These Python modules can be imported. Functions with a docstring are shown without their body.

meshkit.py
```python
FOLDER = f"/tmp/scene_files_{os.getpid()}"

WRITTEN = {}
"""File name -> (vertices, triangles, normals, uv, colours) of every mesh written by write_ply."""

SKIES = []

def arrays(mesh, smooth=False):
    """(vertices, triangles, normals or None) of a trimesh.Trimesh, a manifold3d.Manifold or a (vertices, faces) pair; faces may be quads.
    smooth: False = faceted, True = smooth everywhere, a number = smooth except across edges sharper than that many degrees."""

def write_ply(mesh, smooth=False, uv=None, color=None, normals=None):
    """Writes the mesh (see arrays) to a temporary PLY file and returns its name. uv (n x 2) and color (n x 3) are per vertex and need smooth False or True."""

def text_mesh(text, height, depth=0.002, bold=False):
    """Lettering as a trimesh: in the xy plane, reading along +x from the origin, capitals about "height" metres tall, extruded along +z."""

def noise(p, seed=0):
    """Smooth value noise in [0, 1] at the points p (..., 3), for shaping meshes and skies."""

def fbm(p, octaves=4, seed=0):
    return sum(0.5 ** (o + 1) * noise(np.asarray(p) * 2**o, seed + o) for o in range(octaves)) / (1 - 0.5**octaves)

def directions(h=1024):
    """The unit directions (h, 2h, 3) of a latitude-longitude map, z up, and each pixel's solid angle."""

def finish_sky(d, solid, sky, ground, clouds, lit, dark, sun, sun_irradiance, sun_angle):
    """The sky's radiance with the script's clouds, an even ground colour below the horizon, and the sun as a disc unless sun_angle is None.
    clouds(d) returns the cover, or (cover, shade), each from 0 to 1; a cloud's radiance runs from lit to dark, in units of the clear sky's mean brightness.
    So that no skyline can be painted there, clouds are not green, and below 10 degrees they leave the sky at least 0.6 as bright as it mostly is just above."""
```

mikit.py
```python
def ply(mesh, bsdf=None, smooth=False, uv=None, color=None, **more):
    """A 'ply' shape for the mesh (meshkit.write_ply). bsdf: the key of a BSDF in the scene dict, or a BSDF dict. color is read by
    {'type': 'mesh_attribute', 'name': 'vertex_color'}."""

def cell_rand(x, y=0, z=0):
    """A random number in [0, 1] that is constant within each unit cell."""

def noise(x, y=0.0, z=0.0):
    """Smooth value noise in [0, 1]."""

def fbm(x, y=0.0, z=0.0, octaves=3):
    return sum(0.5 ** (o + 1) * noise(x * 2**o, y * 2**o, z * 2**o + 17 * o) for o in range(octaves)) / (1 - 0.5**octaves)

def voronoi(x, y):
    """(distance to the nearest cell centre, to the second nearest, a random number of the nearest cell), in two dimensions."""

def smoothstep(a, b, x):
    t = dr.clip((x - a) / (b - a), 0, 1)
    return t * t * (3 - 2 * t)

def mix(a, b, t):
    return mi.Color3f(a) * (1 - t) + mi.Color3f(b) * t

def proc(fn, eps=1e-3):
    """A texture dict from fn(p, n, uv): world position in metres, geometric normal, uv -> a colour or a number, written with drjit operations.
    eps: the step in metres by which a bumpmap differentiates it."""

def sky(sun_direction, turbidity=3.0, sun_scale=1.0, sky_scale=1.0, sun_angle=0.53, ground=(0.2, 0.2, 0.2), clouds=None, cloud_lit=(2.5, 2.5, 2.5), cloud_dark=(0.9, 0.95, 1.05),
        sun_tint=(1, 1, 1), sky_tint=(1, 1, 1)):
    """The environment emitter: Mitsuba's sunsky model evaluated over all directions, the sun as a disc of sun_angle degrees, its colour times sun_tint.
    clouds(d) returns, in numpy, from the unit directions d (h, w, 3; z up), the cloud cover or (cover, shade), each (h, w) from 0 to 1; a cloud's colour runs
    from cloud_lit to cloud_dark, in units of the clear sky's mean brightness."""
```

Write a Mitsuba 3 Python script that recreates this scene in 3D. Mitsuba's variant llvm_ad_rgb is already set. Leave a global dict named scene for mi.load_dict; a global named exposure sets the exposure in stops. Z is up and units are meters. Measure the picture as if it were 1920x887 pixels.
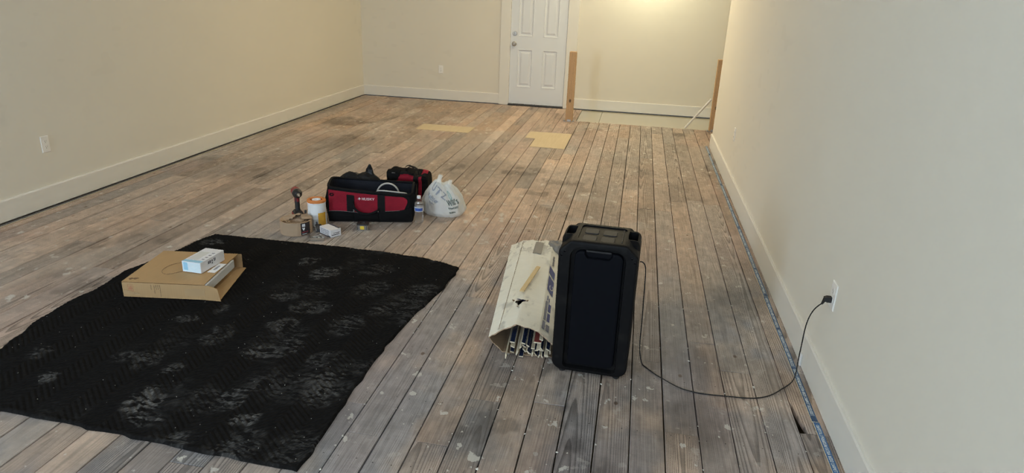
import math, random
import numpy as np, trimesh, drjit as dr, mitsuba as mi
import manifold3d as m3
from shapely.geometry import Polygon, box as sbox
from shapely import affinity
import mikit, meshkit
from mikit import proc, noise, fbm, voronoi, cell_rand, smoothstep, mix

T = mi.ScalarTransform4f
rng = np.random.default_rng(7)
random.seed(7)
scene, labels = {}, {}

# ------------------------------------------------------------------ camera, sky, exposure
YAW, PITCH, ROLL, FPX = -0.170017303, -0.351760480, 0.0408170856, 1265.81973
EYE = np.array([-0.879577566, -9.78725951, 1.60050207])
_f = np.array([math.sin(YAW) * math.cos(PITCH), math.cos(YAW) * math.cos(PITCH), math.sin(PITCH)])
_r0 = np.array([math.cos(YAW), -math.sin(YAW), 0]); _u0 = np.cross(_r0, _f)
_up = -_r0 * math.sin(ROLL) + _u0 * math.cos(ROLL)
scene['camera'] = {'type': 'perspective', 'fov_axis': 'x', 'fov': math.degrees(2 * math.atan(960 / FPX)), 'near_clip': 0.05, 'far_clip': 200.0,
                   'to_world': T().look_at(origin=EYE.tolist(), target=(EYE + _f).tolist(), up=_up.tolist())}
exposure = -0.04
DAY1, DAY2 = 25.5, 14.5   # radiance of the glowing panes added in the two front wall windows for daylight
DAY_TINT = (0.80, 1.0, 1.22)
LAMP = 1.0         # warm lamps
WINDOWS = [('window_1', -4.74, -3.94, 0.75, 2.45, DAY1), ('window_2', -1.35, -0.55, 0.75, 2.45, DAY2)]

# ------------------------------------------------------------------ helpers
def add(key, mesh, bsdf, smooth=False, **kw):
    base, k = key, key
    if k in scene:
        n = 1
        while f'{base}_{n:03d}' in scene: n += 1
        k = f'{base}_{n:03d}'
    scene[k] = mikit.ply(mesh, bsdf, smooth, **kw)
    return k
def lab(key, label=None, cat=None, group=None, kind=None):
    d = {}
    if label: d['label'] = label
    if cat: d['category'] = cat
    if group: d['group'] = group
    if kind: d['kind'] = kind
    labels[key] = d
def rotz(a):
    return np.array([[math.cos(a), -math.sin(a), 0], [math.sin(a), math.cos(a), 0], [0, 0, 1.0]])
def xf(mesh, loc=(0, 0, 0), rz=0.0, R=None):
    m = mesh.copy()
    v = np.asarray(m.vertices)
    if R is not None: v = v @ np.asarray(R).T
    v = v @ rotz(rz).T + np.asarray(loc, float)
    m.vertices = v
    return m
def cat(*ms): return trimesh.util.concatenate(list(ms))
def mani(mesh):
    return m3.Manifold(m3.Mesh(np.asarray(mesh.vertices, np.float32), np.asarray(mesh.faces, np.uint32)))
def tri(man):
    m = man.to_mesh(); return trimesh.Trimesh(m.vert_properties[:, :3], m.tri_verts, process=False)
def hull(pts): return trimesh.Trimesh(np.asarray(pts, float)).convex_hull if False else trimesh.convex.convex_hull(np.asarray(pts, float))
def cbox(x0, x1, y0, y1, z0, z1, b=0.002):
    """box with chamfered edges"""
    c = np.array([(x0 + x1) / 2, (y0 + y1) / 2, (z0 + z1) / 2]); h = np.array([x1 - x0, y1 - y0, z1 - z0]) / 2
    b = min(b, h.min() * 0.9)
    if b <= 0: return trimesh.creation.box(2 * h, T4(c))
    p = []
    for s in np.ndindex(2, 2, 2):
        s = np.array(s) * 2 - 1
        for k in range(3):
            q = h - b; q = q.copy(); q[k] = h[k]; p.append(c + s * q)
    return hull(p)
def T4(c):
    m = np.eye(4); m[:3, 3] = c; return m
def box(x0, x1, y0, y1, z0, z1):
    return trimesh.creation.box((x1 - x0, y1 - y0, z1 - z0), T4(((x0 + x1) / 2, (y0 + y1) / 2, (z0 + z1) / 2)))
def rbox(x0, x1, y0, y1, z0, z1, r, n=12):
    """box with rounded edges"""
    s = trimesh.creation.uv_sphere(r, count=[n, 2 * n]).vertices
    return hull(np.vstack([s + [x, y, z] for x in (x0 + r, x1 - r) for y in (y0 + r, y1 - r) for z in (z0 + r, z1 - r)]))
def rrect(x0, x1, y0, y1, r, q=5):
    return sbox(x0 + r, y0 + r, x1 - r, y1 - r).buffer(r, quad_segs=q)
def ext(poly, h, z0=0.0):
    ps = getattr(poly, 'geoms', [poly])
    m = cat(*[trimesh.creation.extrude_polygon(g, h, engine='earcut') for g in ps])
    m.apply_translation((0, 0, z0)); return m
RXZ = np.array([[1, 0, 0], [0, 0, 1], [0, 1, 0.0]])     # (x, y, z) of an extrusion -> (x, z=y, y=z) ; mirrors
def ext_xz(poly, y0, y1):
    """extrude a polygon drawn in (x, z) along y"""
    m = ext(poly, y1 - y0); v = np.asarray(m.vertices)
    return trimesh.Trimesh(np.c_[v[:, 0], v[:, 2] + y0, v[:, 1]], np.asarray(m.faces)[:, ::-1], process=False)
def lathe(prof, n=40, c=(0, 0, 0)):
    p = np.asarray(prof, float); a = np.arange(n) * 2 * np.pi / n
    v = np.stack([p[:, None, 0] * np.cos(a), p[:, None, 0] * np.sin(a), np.broadcast_to(p[:, None, 1], (len(p), n))], -1).reshape(-1, 3) + c
    i, j = np.meshgrid(np.arange(len(p) - 1), np.arange(n), indexing='ij'); k = (j + 1) % n
    f = np.stack([i * n + j, i * n + k, (i + 1) * n + k, (i + 1) * n + j], -1).reshape(-1, 4)
    return trimesh.Trimesh(v, np.vstack([f[:, [0, 1, 2]], f[:, [0, 2, 3]]]), process=False)
def spline(pts, n=60):
    from scipy.interpolate import CubicSpline
    p = np.asarray(pts, float); t = np.r_[0, np.cumsum(np.linalg.norm(np.diff(p, axis=0), axis=1))]
    return CubicSpline(t, p)(np.linspace(0, t[-1], n))
def tube(pts, r, n=10, closed_ends=True):
    p = np.asarray(pts, float); t = np.gradient(p, axis=0); t /= np.linalg.norm(t, axis=1, keepdims=True) + 1e-12
    up = np.array([0.12, 0.31, 0.94]); a = np.cross(t, up); a /= np.linalg.norm(a, axis=1, keepdims=True) + 1e-12; b = np.cross(t, a)
    ang = np.arange(n) * 2 * np.pi / n; rr = np.broadcast_to(r, (len(p),))[:, None, None]
    v = (p[:, None] + rr * (np.cos(ang)[None, :, None] * a[:, None] + np.sin(ang)[None, :, None] * b[:, None])).reshape(-1, 3)
    i, j = np.meshgrid(np.arange(len(p) - 1), np.arange(n), indexing='ij'); k = (j + 1) % n
    f = np.stack([i * n + j, i * n + k, (i + 1) * n + k, (i + 1) * n + j], -1).reshape(-1, 4)
    f = np.vstack([f[:, [0, 1, 2]], f[:, [0, 2, 3]]])
    if closed_ends:
        v = np.vstack([v, p[0], p[-1]]); N = len(p) * n; js = np.arange(n)
        f = np.vstack([f, np.c_[js * 0 + N, (js + 1) % n, js], np.c_[js * 0 + N + 1, (len(p) - 1) * n + js, (len(p) - 1) * n + (js + 1) % n]])
    return trimesh.Trimesh(v, f, process=False)
def ribbon(pts, wdir, w, th):
    """a flat strap of width w (along wdir) and thickness th following pts"""
    p = np.asarray(pts, float); t = np.gradient(p, axis=0); t /= np.linalg.norm(t, axis=1, keepdims=True) + 1e-12
    wd = np.broadcast_to(np.asarray(wdir, float), p.shape); nn = np.cross(t, wd); nn /= np.linalg.norm(nn, axis=1, keepdims=True) + 1e-12
    c = [p + wd * sx * w / 2 + nn * sn * th / 2 for sx, sn in ((-1, -1), (1, -1), (1, 1), (-1, 1))]
    v = np.stack(c, 1).reshape(-1, 3); f = []
    for i in range(len(p) - 1):
        for j in range(4):
            k = (j + 1) % 4; f += [[i * 4 + j, i * 4 + k, i * 4 + 4 + k], [i * 4 + j, i * 4 + 4 + k, i * 4 + 4 + j]]
    e = (len(p) - 1) * 4; f += [[0, 2, 1], [0, 3, 2], [e, e + 1, e + 2], [e, e + 2, e + 3]]
    return trimesh.Trimesh(v, f, process=False)
def grid(P, close_u=False):
    """mesh of a (n, m, 3) array of points; close_u joins the last column to the first"""
    n, m = P.shape[:2]; mm = m if close_u else m - 1
    i, j = np.meshgrid(np.arange(n - 1), np.arange(mm), indexing='ij'); k = (j + 1) % m
    f = np.stack([i * m + j, i * m + k, (i + 1) * m + k, (i + 1) * m + j], -1).reshape(-1, 4)
    return trimesh.Trimesh(P.reshape(-1, 3), np.vstack([f[:, [0, 1, 2]], f[:, [0, 2, 3]]]), process=False)
def text(s, h, depth=0.0006, bold=False, width=None):
    m = meshkit.text_mesh(s, h, depth, bold)
    if width: m.apply_scale([width / m.extents[0], 1, 1])
    return m
def onto(mesh, o, u, v, n):
    """places a mesh drawn in xy (+z towards the viewer) on a plane"""
    q = np.asarray(mesh.vertices); m = mesh.copy()
    m.vertices = np.asarray(o, float) + q[:, :1] * np.asarray(u, float) + q[:, 1:2] * np.asarray(v, float) + q[:, 2:] * np.asarray(n, float); return m
def bars(rects, depth=0.0005):
    """flat print made of rectangles (x0, y0, x1, y1)"""
    return cat(*[box(a, c, b, d, 0, depth) for a, b, c, d in rects])
def bars2(rects, depth=0.0005):
    return cat(*[box(x0, x1, y0, y1, 0, depth) for x0, y0, x1, y1 in rects])

# ------------------------------------------------------------------ materials
def rgb(c): return {'type': 'rgb', 'value': [float(x) for x in c]}
def prin(c, rough=0.6, spec=0.5, metallic=0.0, **kw):
    col = c if isinstance(c, dict) else rgb(c)
    return {'type': 'twosided', 'bsdf': {'type': 'principled', 'base_color': col, 'roughness': float(rough), 'specular': float(spec), 'metallic': float(metallic), **kw}}
def mat(key, *a, **k): scene[key] = prin(*a, **k); return key

def f_wall(p, n, uv):
    a = fbm(p.x * 0.9 + p.y * 0.9, p.z * 1.1, 3.0, octaves=3)
    scuff = smoothstep(0.80, 0.86, noise(p.y * 7 + p.x * 7, p.z * 16, 5.0)) * smoothstep(0.62, 0.75, noise(p.y * 1.3 + p.x * 1.3, p.z * 1.7, 1.0))
    c = mix((0.69, 0.66, 0.575), (0.715, 0.685, 0.60), a)
    return c * (1 - 0.03 * scuff)
mat('mat_wall', proc(f_wall), 0.75, 0.3)
mat('mat_ceiling', (0.74, 0.73, 0.70), 0.8, 0.3)
mat('mat_trim', (0.715, 0.70, 0.645), 0.5, 0.4)
mat('mat_door', (0.68, 0.71, 0.74), 0.45, 0.4)
mat('mat_subfloor', (0.30, 0.22, 0.15), 0.9, 0.1)
mat('mat_sill', (0.03, 0.03, 0.03), 0.5, 0.4)
mat('mat_hatch', (0.37, 0.35, 0.285), 0.04, 0.7)

def f_floor(p, n, uv):
    u, w = uv.x, uv.y                       # metres along the plank; metres across it plus 10 times its number
    pid = dr.floor((w + 5) / 10); v = w - pid * 10
    r1, r2, r3, r4 = (cell_rand(pid, 3.0, float(k)) for k in (1, 2, 3, 4))
    # growth rings of a flat-sawn board: distance to a wandering pith below the face
    cx = (r1 - 0.5) * 0.11 + 0.022 * (noise(u * 0.9, pid, 2.0) - 0.5)
    zc = 0.012 + 0.055 * noise(u * 0.62 + 9 * r2, pid, 5.0) + 0.03 * r2
    rad = dr.sqrt(dr.square(v - cx) + dr.square(zc)) + 0.0022 * (fbm(u * 5, v * 40, pid, octaves=2) - 0.5)
    fr = rad * (125 + 95 * r3); s = fr - dr.floor(fr)
    late = smoothstep(0.35, 0.92, s) * (1 - smoothstep(0.94, 1.0, s))
    strong = smoothstep(0.35, 0.9, r4) * 0.75 + 0.32
    fibre = noise(u * 9, v * 700, pid)
    fibre2 = noise(u * 3, v * 220, pid + 3)
    saw = noise(u * 330, v * 9, pid)
    # tone of each board, worn and dirty patches that cross boards
    big = fbm(p.x * 1.1, p.y * 0.8, 2.0, octaves=4)
    tone = 0.80 + 0.40 * cell_rand(pid, 7.0, 1.0)
    grey = dr.clip(0.25 + 0.55 * cell_rand(pid, 8.0, 2.0) + 1.3 * (big - 0.5), 0, 1)
    base = mix((0.465, 0.340, 0.256), (0.335, 0.303, 0.277), grey) * tone
    rosy = smoothstep(0.55, 0.75, fbm(p.x * 2.3, p.y * 1.1, 6.0)) * 0.6
    base = mix(base, (0.37, 0.255, 0.215), rosy * 0.6)
    c = base * (1 - strong * 0.50 * late) * (0.80 + 0.40 * fibre) * (0.93 + 0.14 * fibre2) * (0.96 + 0.08 * saw) * (0.74 + 0.52 * fbm(p.x * 34, p.y * 21, 15.0, octaves=4))
    # ground-in dirt; d3 mixes near-floor grime with a painted cool daylight tint
    d1 = smoothstep(0.52, 0.75, fbm(p.x * 2.1 + 5, p.y * 1.3, 4.0, octaves=4))
    d2 = smoothstep(0.58, 0.70, fbm(p.x * 9, p.y * 5, 8.0, octaves=4))
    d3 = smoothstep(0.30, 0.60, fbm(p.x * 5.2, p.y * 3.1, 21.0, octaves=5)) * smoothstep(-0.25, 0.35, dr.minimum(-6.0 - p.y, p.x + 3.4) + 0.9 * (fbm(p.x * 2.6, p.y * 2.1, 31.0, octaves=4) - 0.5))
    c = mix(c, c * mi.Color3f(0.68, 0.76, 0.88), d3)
    c = c * (1 - 0.20 * d1) * (1 - 0.30 * d2 * (0.3 + d1))
    # dark oil stains seen in the photograph
    for sx, sy, rr, k in ((-4.35, -2.15, 0.33, 0.55), (-0.55, -7.42, 0.20, 0.45), (-0.42, -6.95, 0.22, 0.30), (-0.25, -6.2, 0.2, 0.25), (-3.9, -3.2, 0.35, 0.25), (-0.12, -7.0, 0.12, 0.3), (-0.3, -1.35, 0.16, 0.4), (-1.3, -7.3, 0.22, 0.2), (-2.35, -3.6, 0.3, 0.18)):
        d = dr.sqrt(dr.square(p.x - sx) + dr.square((p.y - sy) * 0.7)) / rr + 1.3 * (fbm(p.x * 7, p.y * 6, sx * 10, octaves=3) - 0.5)
        c = c * (1 - k * (1 - smoothstep(0.25, 1.0, d)))
    # nail holes along the joists
    jy = p.y / 0.406; jd = (jy - dr.floor(jy) - 0.5) * 0.406 + 0.01 * (r1 - 0.5)
    for k in (-0.036, 0.034):
        c = c * (1 - 0.75 * (1 - smoothstep(0.0018, 0.0034, dr.sqrt(dr.square(v - k - 0.012 * (r2 - 0.5)) + dr.square(jd)))))
    # knots
    ku = u / 1.9 + r3 * 5; kc = dr.floor(ku); kx = (cell_rand(kc, pid, 4.0) - 0.5) * 0.08; kon = cell_rand(kc, pid, 6.0)
    kd = dr.sqrt(dr.square((ku - kc - 0.2 - 0.6 * cell_rand(kc, pid, 5.0)) * 1.9) + dr.square((v - kx) * 1.5))
    c = mix(c, c * mi.Color3f(0.35, 0.26, 0.2), (1 - smoothstep(0.008, 0.017, kd)) * dr.select(kon > 0.45, 0.9, 0.0))
    # old white paint and plaster: smears, drips and chips
    area = smoothstep(0.46, 0.66, fbm(p.x * 0.75 + 2, p.y * 0.6 + 7, 1.0, octaves=3))
    sm = smoothstep(0.735, 0.80, fbm(p.x * 22 + p.y * 9, p.y * 20 - p.x * 7, 3.0, octaves=4)) * (0.30 + 0.7 * area)
    f1, f2, w1 = voronoi(p.x * 8.5 + 1.6 * p.y, p.y * 6.5 - 1.2 * p.x)
    blob = (1 - smoothstep(0.0, 0.06, f1 + 0.35 * (fbm(p.x * 62 + p.y * 30, p.y * 40 - p.x * 24, 2.0, octaves=4) - 0.5) * 1.6 - 0.12 * w1 * (0.25 + area))) * dr.select(w1 > 0.74, 1.0, 0.0)
    g1, g2, w2 = voronoi(p.x * 30, p.y * 26)
    drip = (1 - smoothstep(0.05, 0.13, g1 + 0.22 * (noise(p.x * 240, p.y * 160, 4.0) - 0.5))) * dr.select(w2 > 0.965 - 0.05 * area, 1.0, 0.0)
    white = dr.clip(0.6 * sm + 0.62 * blob + 0.7 * drip, 0, 0.85)
    haze = 0.35 * smoothstep(0.50, 0.8, fbm(p.x * 5 + 1, p.y * 3.4, 12.0, octaves=4)) * area
    c = mix(c, (0.44, 0.42, 0.385), haze)
    return mix(c, (0.60, 0.575, 0.52), white)
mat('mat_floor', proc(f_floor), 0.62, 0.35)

def f_ply(p, n, uv):
    g = fbm(p.x * 60, p.y * 6, 1.0, octaves=3)
    return mix((0.47, 0.385, 0.25), (0.53, 0.44, 0.30), g)
mat('mat_plywood', proc(f_ply), 0.65, 0.3)
def f_post(p, n, uv):
    u, v, pid = p.z, p.x + p.y * 0.6, dr.floor(p.x + 1)
    r = dr.sqrt(dr.square(v * 1.0 - dr.floor(v / 0.5) * 0.5 - 0.13) + 0.004 + 0.003 * noise(u * 2, pid, 1.0))
    s = r * 120; s = s - dr.floor(s)
    c = mix((0.46, 0.300, 0.165), (0.36, 0.225, 0.115), smoothstep(0.2, 1.0, s) * 0.55) * (0.85 + 0.3 * noise(u * 8, v * 400, pid))
    kd = dr.sqrt(dr.square(p.z - 0.27) * 0.35 + dr.square(p.x + 1.700)) ; kd2 = dr.sqrt(dr.square(p.z - 0.30) * 0.3 + dr.square(p.x - 0.125))
    return c * (1 - 0.8 * (1 - smoothstep(0.008, 0.018, kd))) * (1 - 0.8 * (1 - smoothstep(0.008, 0.018, kd2)))
mat('mat_post', proc(f_post), 0.6, 0.3)
mat('mat_galv', (0.42, 0.42, 0.43), 0.4, 0.5, 0.8)
mat('mat_nickel', (0.45, 0.44, 0.42), 0.42, 0.5, 1.0)
mat('mat_white_plastic', (0.80, 0.79, 0.75), 0.35)
mat('mat_slot', (0.05, 0.05, 0.05), 0.6)
mat('mat_paint_chip', (0.72, 0.70, 0.64), 0.8)

def f_tack(p, n, uv):
    w = smoothstep(0.35, 0.65, noise(p.x * 90, p.y * 22, 2.0))
    return mix((0.032, 0.068, 0.140), (0.050, 0.100, 0.190), w) * (0.75 + 0.5 * fbm(p.x * 30, p.y * 5, 7.0))
mat('mat_strip_blue', proc(f_tack), 0.6, 0.3)
mat('mat_strip_blue_fresh', (0.050, 0.125, 0.270), 0.55, 0.3)
mat('mat_strip_wood', (0.56, 0.49, 0.36), 0.7, 0.3)
mat('mat_strip_text', (0.58, 0.62, 0.62), 0.7, 0.2)
mat('mat_strip_grey', (0.12, 0.115, 0.11), 0.8, 0.2)
mat('mat_pin', (0.25, 0.25, 0.26), 0.4, 0.5, 0.8)

def f_plastic(p, n, uv):
    dust = smoothstep(0.5, 0.8, fbm(p.x * 14, p.y * 14, p.z * 14, octaves=4))
    sc = smoothstep(0.86, 0.9, noise(p.x * 120, p.y * 120, p.z * 25))
    return mix((0.0065, 0.0065, 0.0072), (0.06, 0.055, 0.045), 0.10 * dust + 0.08 * sc)
mat('mat_speaker', proc(f_plastic), 0.5, 0.08)
mat('mat_speaker_panel', (0.0042, 0.0047, 0.0068), 0.6, 0.05)
mat('mat_speaker_pad', (0.028, 0.026, 0.024), 0.6, 0.4)
mat('mat_black_rubber', (0.012, 0.012, 0.013), 0.6, 0.4)
mat('mat_black', (0.006, 0.006, 0.007), 0.8, 0.2)
mat('mat_screw', (0.10, 0.10, 0.10), 0.35, 0.5, 0.8)

FOOT = [(-2.67, -7.78, 1.0, .085), (-2.58, -7.89, .8, .06), (-3.16, -7.72, .9, .05), (-2.34, -7.68, .75, .08), (-2.21, -7.80, .95, .055), (-2.94, -7.12, .6, .05), (-2.86, -7.50, .55, .075), (-2.72, -7.54, .8, .05),
        (-2.70, -7.24, .4, .09), (-2.41, -7.32, .6, .09), (-2.46, -7.06, .55, .08), (-2.70, -6.28, .75, .07), (-2.54, -6.41, .9, .09), (-2.60, -6.77, .6, .07), (-2.42, -6.85, .5, .10), (-2.16, -6.99, .5, .10),
        (-2.20, -6.56, .45, .12), (-1.93, -6.50, .45, .10), (-2.84, -6.98, .45, .05), (-2.33, -7.23, .5, .08), (-2.12, -7.31, .4, .09), (-2.05, -7.46, .45, .07), (-2.01, -7.58, .5, .09), (-2.38, -7.98, .55, .07),
        (-2.15, -7.96, .5, .11), (-1.96, -7.91, .35, .11), (-2.47, -7.67, .35, .06), (-3.42, -6.15, .6, .07), (-2.96, -7.50, .4, .06), (-3.35, -7.56, .5, .06), (-2.28, -6.30, .4, .10), (-2.05, -6.80, .4, .08)]
def f_blanket(p, n, uv):
    x, y = p.x + 0.02 * noise(p.x * 9, p.y * 9, 1.0), p.y + 0.02 * noise(p.x * 8, p.y * 8, 4.0)
    m = mi.Float(0)
    for fx, fy, k, r in FOOT:
        a = 0.9 + math.sin(fx * 37) * 0.8; ca, sa = math.cos(a), math.sin(a)
        dx, dy = x - fx, y - fy
        q = dr.square((dx * ca + dy * sa) / (r * 1.15)) + dr.square((dy * ca - dx * sa) / (r * 0.85))
        m = dr.maximum(m, 0.8 * k * (1 - smoothstep(0.25, 1.25, q + 0.9 * (noise(p.x * 26, p.y * 26, fx * 9) - 0.5))))
    s = p.x * 0.86 - p.y * 0.5; t = p.x * 0.5 + p.y * 0.86      # weave direction
    wx, wy = p.x + 0.05 * (noise(p.x * 14, p.y * 14, 7.0) - 0.5), p.y + 0.045 * (noise(p.x * 11, p.y * 15, 9.0) - 0.5)
    crack = smoothstep(0.36, 0.60, fbm(wx * 30, wy * 92, 3.0, octaves=3)) * (0.45 + 0.55 * smoothstep(0.3, 0.6, noise(wx * 75, wy * 60, 8.0)))
    haze = 0.26 * smoothstep(0.5, 0.8, fbm(p.x * 4.5, p.y * 4.5, 2.0, octaves=4)) * smoothstep(-3.3, -2.4, p.x)
    fib = noise(s * 300, t * 90, 1.0)
    dust = dr.clip(m * crack * (0.5 + 0.7 * fib) + haze * crack, 0, 1)
    lint = dr.select(cell_rand(dr.floor(p.x * 330), dr.floor(p.y * 330), 2.0) > 0.9994, 1.0, 0.0)
    c = mix((0.0088, 0.0082, 0.0080), (0.105, 0.102, 0.098), dust) * (0.7 + 0.6 * fib)
    return mix(c, (0.35, 0.34, 0.30), lint)
mat('mat_blanket', proc(f_blanket), 0.95, 0.05)

def f_card(p, n, uv):
    a = fbm(p.x * 6, p.y * 6, p.z * 6, octaves=3); fl = noise(p.x * 260, p.z * 6, p.y * 20)
    return mix((0.385, 0.240, 0.115), (0.445, 0.288, 0.145), a) * (0.96 + 0.08 * fl)
mat('mat_card', proc(f_card), 0.75, 0.25)
def f_cardfade(p, n, uv):
    st = fbm(p.x * 9, p.y * 4, p.z * 9, octaves=4); g = noise(p.x * 20, p.y * 190, 2.0)
    dirt = smoothstep(0.62, 0.8, fbm(p.x * 18, p.y * 9, 4.0, octaves=4))
    c = mix((0.76, 0.715, 0.58), (0.81, 0.785, 0.69), st) * (0.97 + 0.05 * g)
    speck = dr.select(noise(p.x * 140, p.y * 70, 3.0) > 0.91, 1.0, 0.0)
    far = smoothstep(-6.15, -5.9, p.y + 0.15 * (fbm(p.x * 20, p.y * 20, 1.0) - 0.5))
    tear = smoothstep(0.56, 0.60, fbm(p.x * 40, p.y * 16, 9.0, octaves=3)) * far
    c = c * (1 - 0.3 * dirt) * (1 - 0.75 * speck * far)
    return mix(c, (0.33, 0.30, 0.25), tear * 0.6)
mat('mat_card_pale', proc(f_cardfade), 0.7, 0.25)
mat('mat_card_inside', (0.24, 0.17, 0.11), 0.85, 0.15)
mat('mat_print_navy', (0.075, 0.085, 0.20), 0.6, 0.3)
mat('mat_print_grey', (0.22, 0.22, 0.25), 0.7, 0.2)
mat('mat_print_white', (0.62, 0.61, 0.58), 0.6, 0.3)
mat('mat_duct_tape', (0.20, 0.185, 0.165), 0.5, 0.4)
mat('mat_stick', proc(lambda p, n, uv: mix((0.60, 0.44, 0.21), (0.66, 0.50, 0.27), noise(p.x * 160, p.y * 20, 1.0))), 0.6, 0.3)
mat('mat_navy_print', proc(lambda p, n, uv: mix((0.007, 0.015, 0.045), (0.05, 0.07, 0.13), smoothstep(0.70, 0.85, noise(p.x * 300, p.y * 70, p.z * 300)))), 0.6, 0.3)
mat('mat_red_print', (0.16, 0.035, 0.03), 0.6, 0.3)

def cloth(c, k=0.25, sc=500.0):
    return proc(lambda p, n, uv: mi.Color3f(c) * (1 - k + 2 * k * noise(p.x * sc, p.y * sc, p.z * sc)) * (0.8 + 0.4 * fbm(p.x * 12, p.y * 12, p.z * 12)))
mat('mat_red_cloth', cloth((0.24, 0.010, 0.024)), 0.8, 0.2)
mat('mat_black_cloth', cloth((0.0085, 0.0085, 0.009)), 0.8, 0.06)
mat('mat_bag_lining', cloth((0.020, 0.021, 0.028)), 0.45, 0.3)
mat('mat_webbing', cloth((0.010, 0.010, 0.011), 0.3, 900.0), 0.7, 0.08)
mat('mat_piping', (0.16, 0.155, 0.15), 0.7)
mat('mat_print_bag', (0.72, 0.66, 0.66), 0.7)
mat('mat_black_poly', (0.008, 0.008, 0.009), 0.36, 0.3)
mat('mat_hose', (0.50, 0.47, 0.42), 0.5)
scene['mat_film_bag'] = {'type': 'principledthin', 'base_color': rgb((0.92, 0.95, 0.95)), 'roughness': 0.35, 'spec_trans': 0.16, 'diff_trans': 0.75, 'eta': 1.3}
mat('mat_bag_text', (0.30, 0.33, 0.40), 0.6)
mat('mat_bag_text_dark', (0.018, 0.050, 0.055), 0.6)
mat('mat_bag_text_teal', (0.22, 0.40, 0.40), 0.6)
mat('mat_content_brown', (0.42, 0.25, 0.14), 0.7)
mat('mat_content_blue', (0.12, 0.16, 0.36), 0.6)
mat('mat_content_pink', (0.60, 0.35, 0.30), 0.7)

scene['mat_water'] = {'type': 'dielectric', 'int_ior': 1.33, 'ext_ior': 1.0}
scene['mat_pet'] = {'type': 'thindielectric', 'int_ior': 1.5, 'ext_ior': 1.0}
mat('mat_label_white', (0.72, 0.74, 0.78), 0.4)
mat('mat_label_blue', (0.05, 0.11, 0.38), 0.4)
mat('mat_white_bright', (0.80, 0.82, 0.83), 0.4)
mat('mat_orange', (0.62, 0.21, 0.055), 0.55)
mat('mat_yellow', (0.62, 0.34, 0.04), 0.5)
mat('mat_tape_yellow', (0.72, 0.52, 0.05), 0.4)
mat('mat_chrome', (0.60, 0.59, 0.56), 0.22, 0.5, 1.0)
mat('mat_steel_dark', (0.14, 0.14, 0.14), 0.4, 0.5, 0.6)
mat('mat_tool_red', (0.20, 0.016, 0.022), 0.4)
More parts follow.
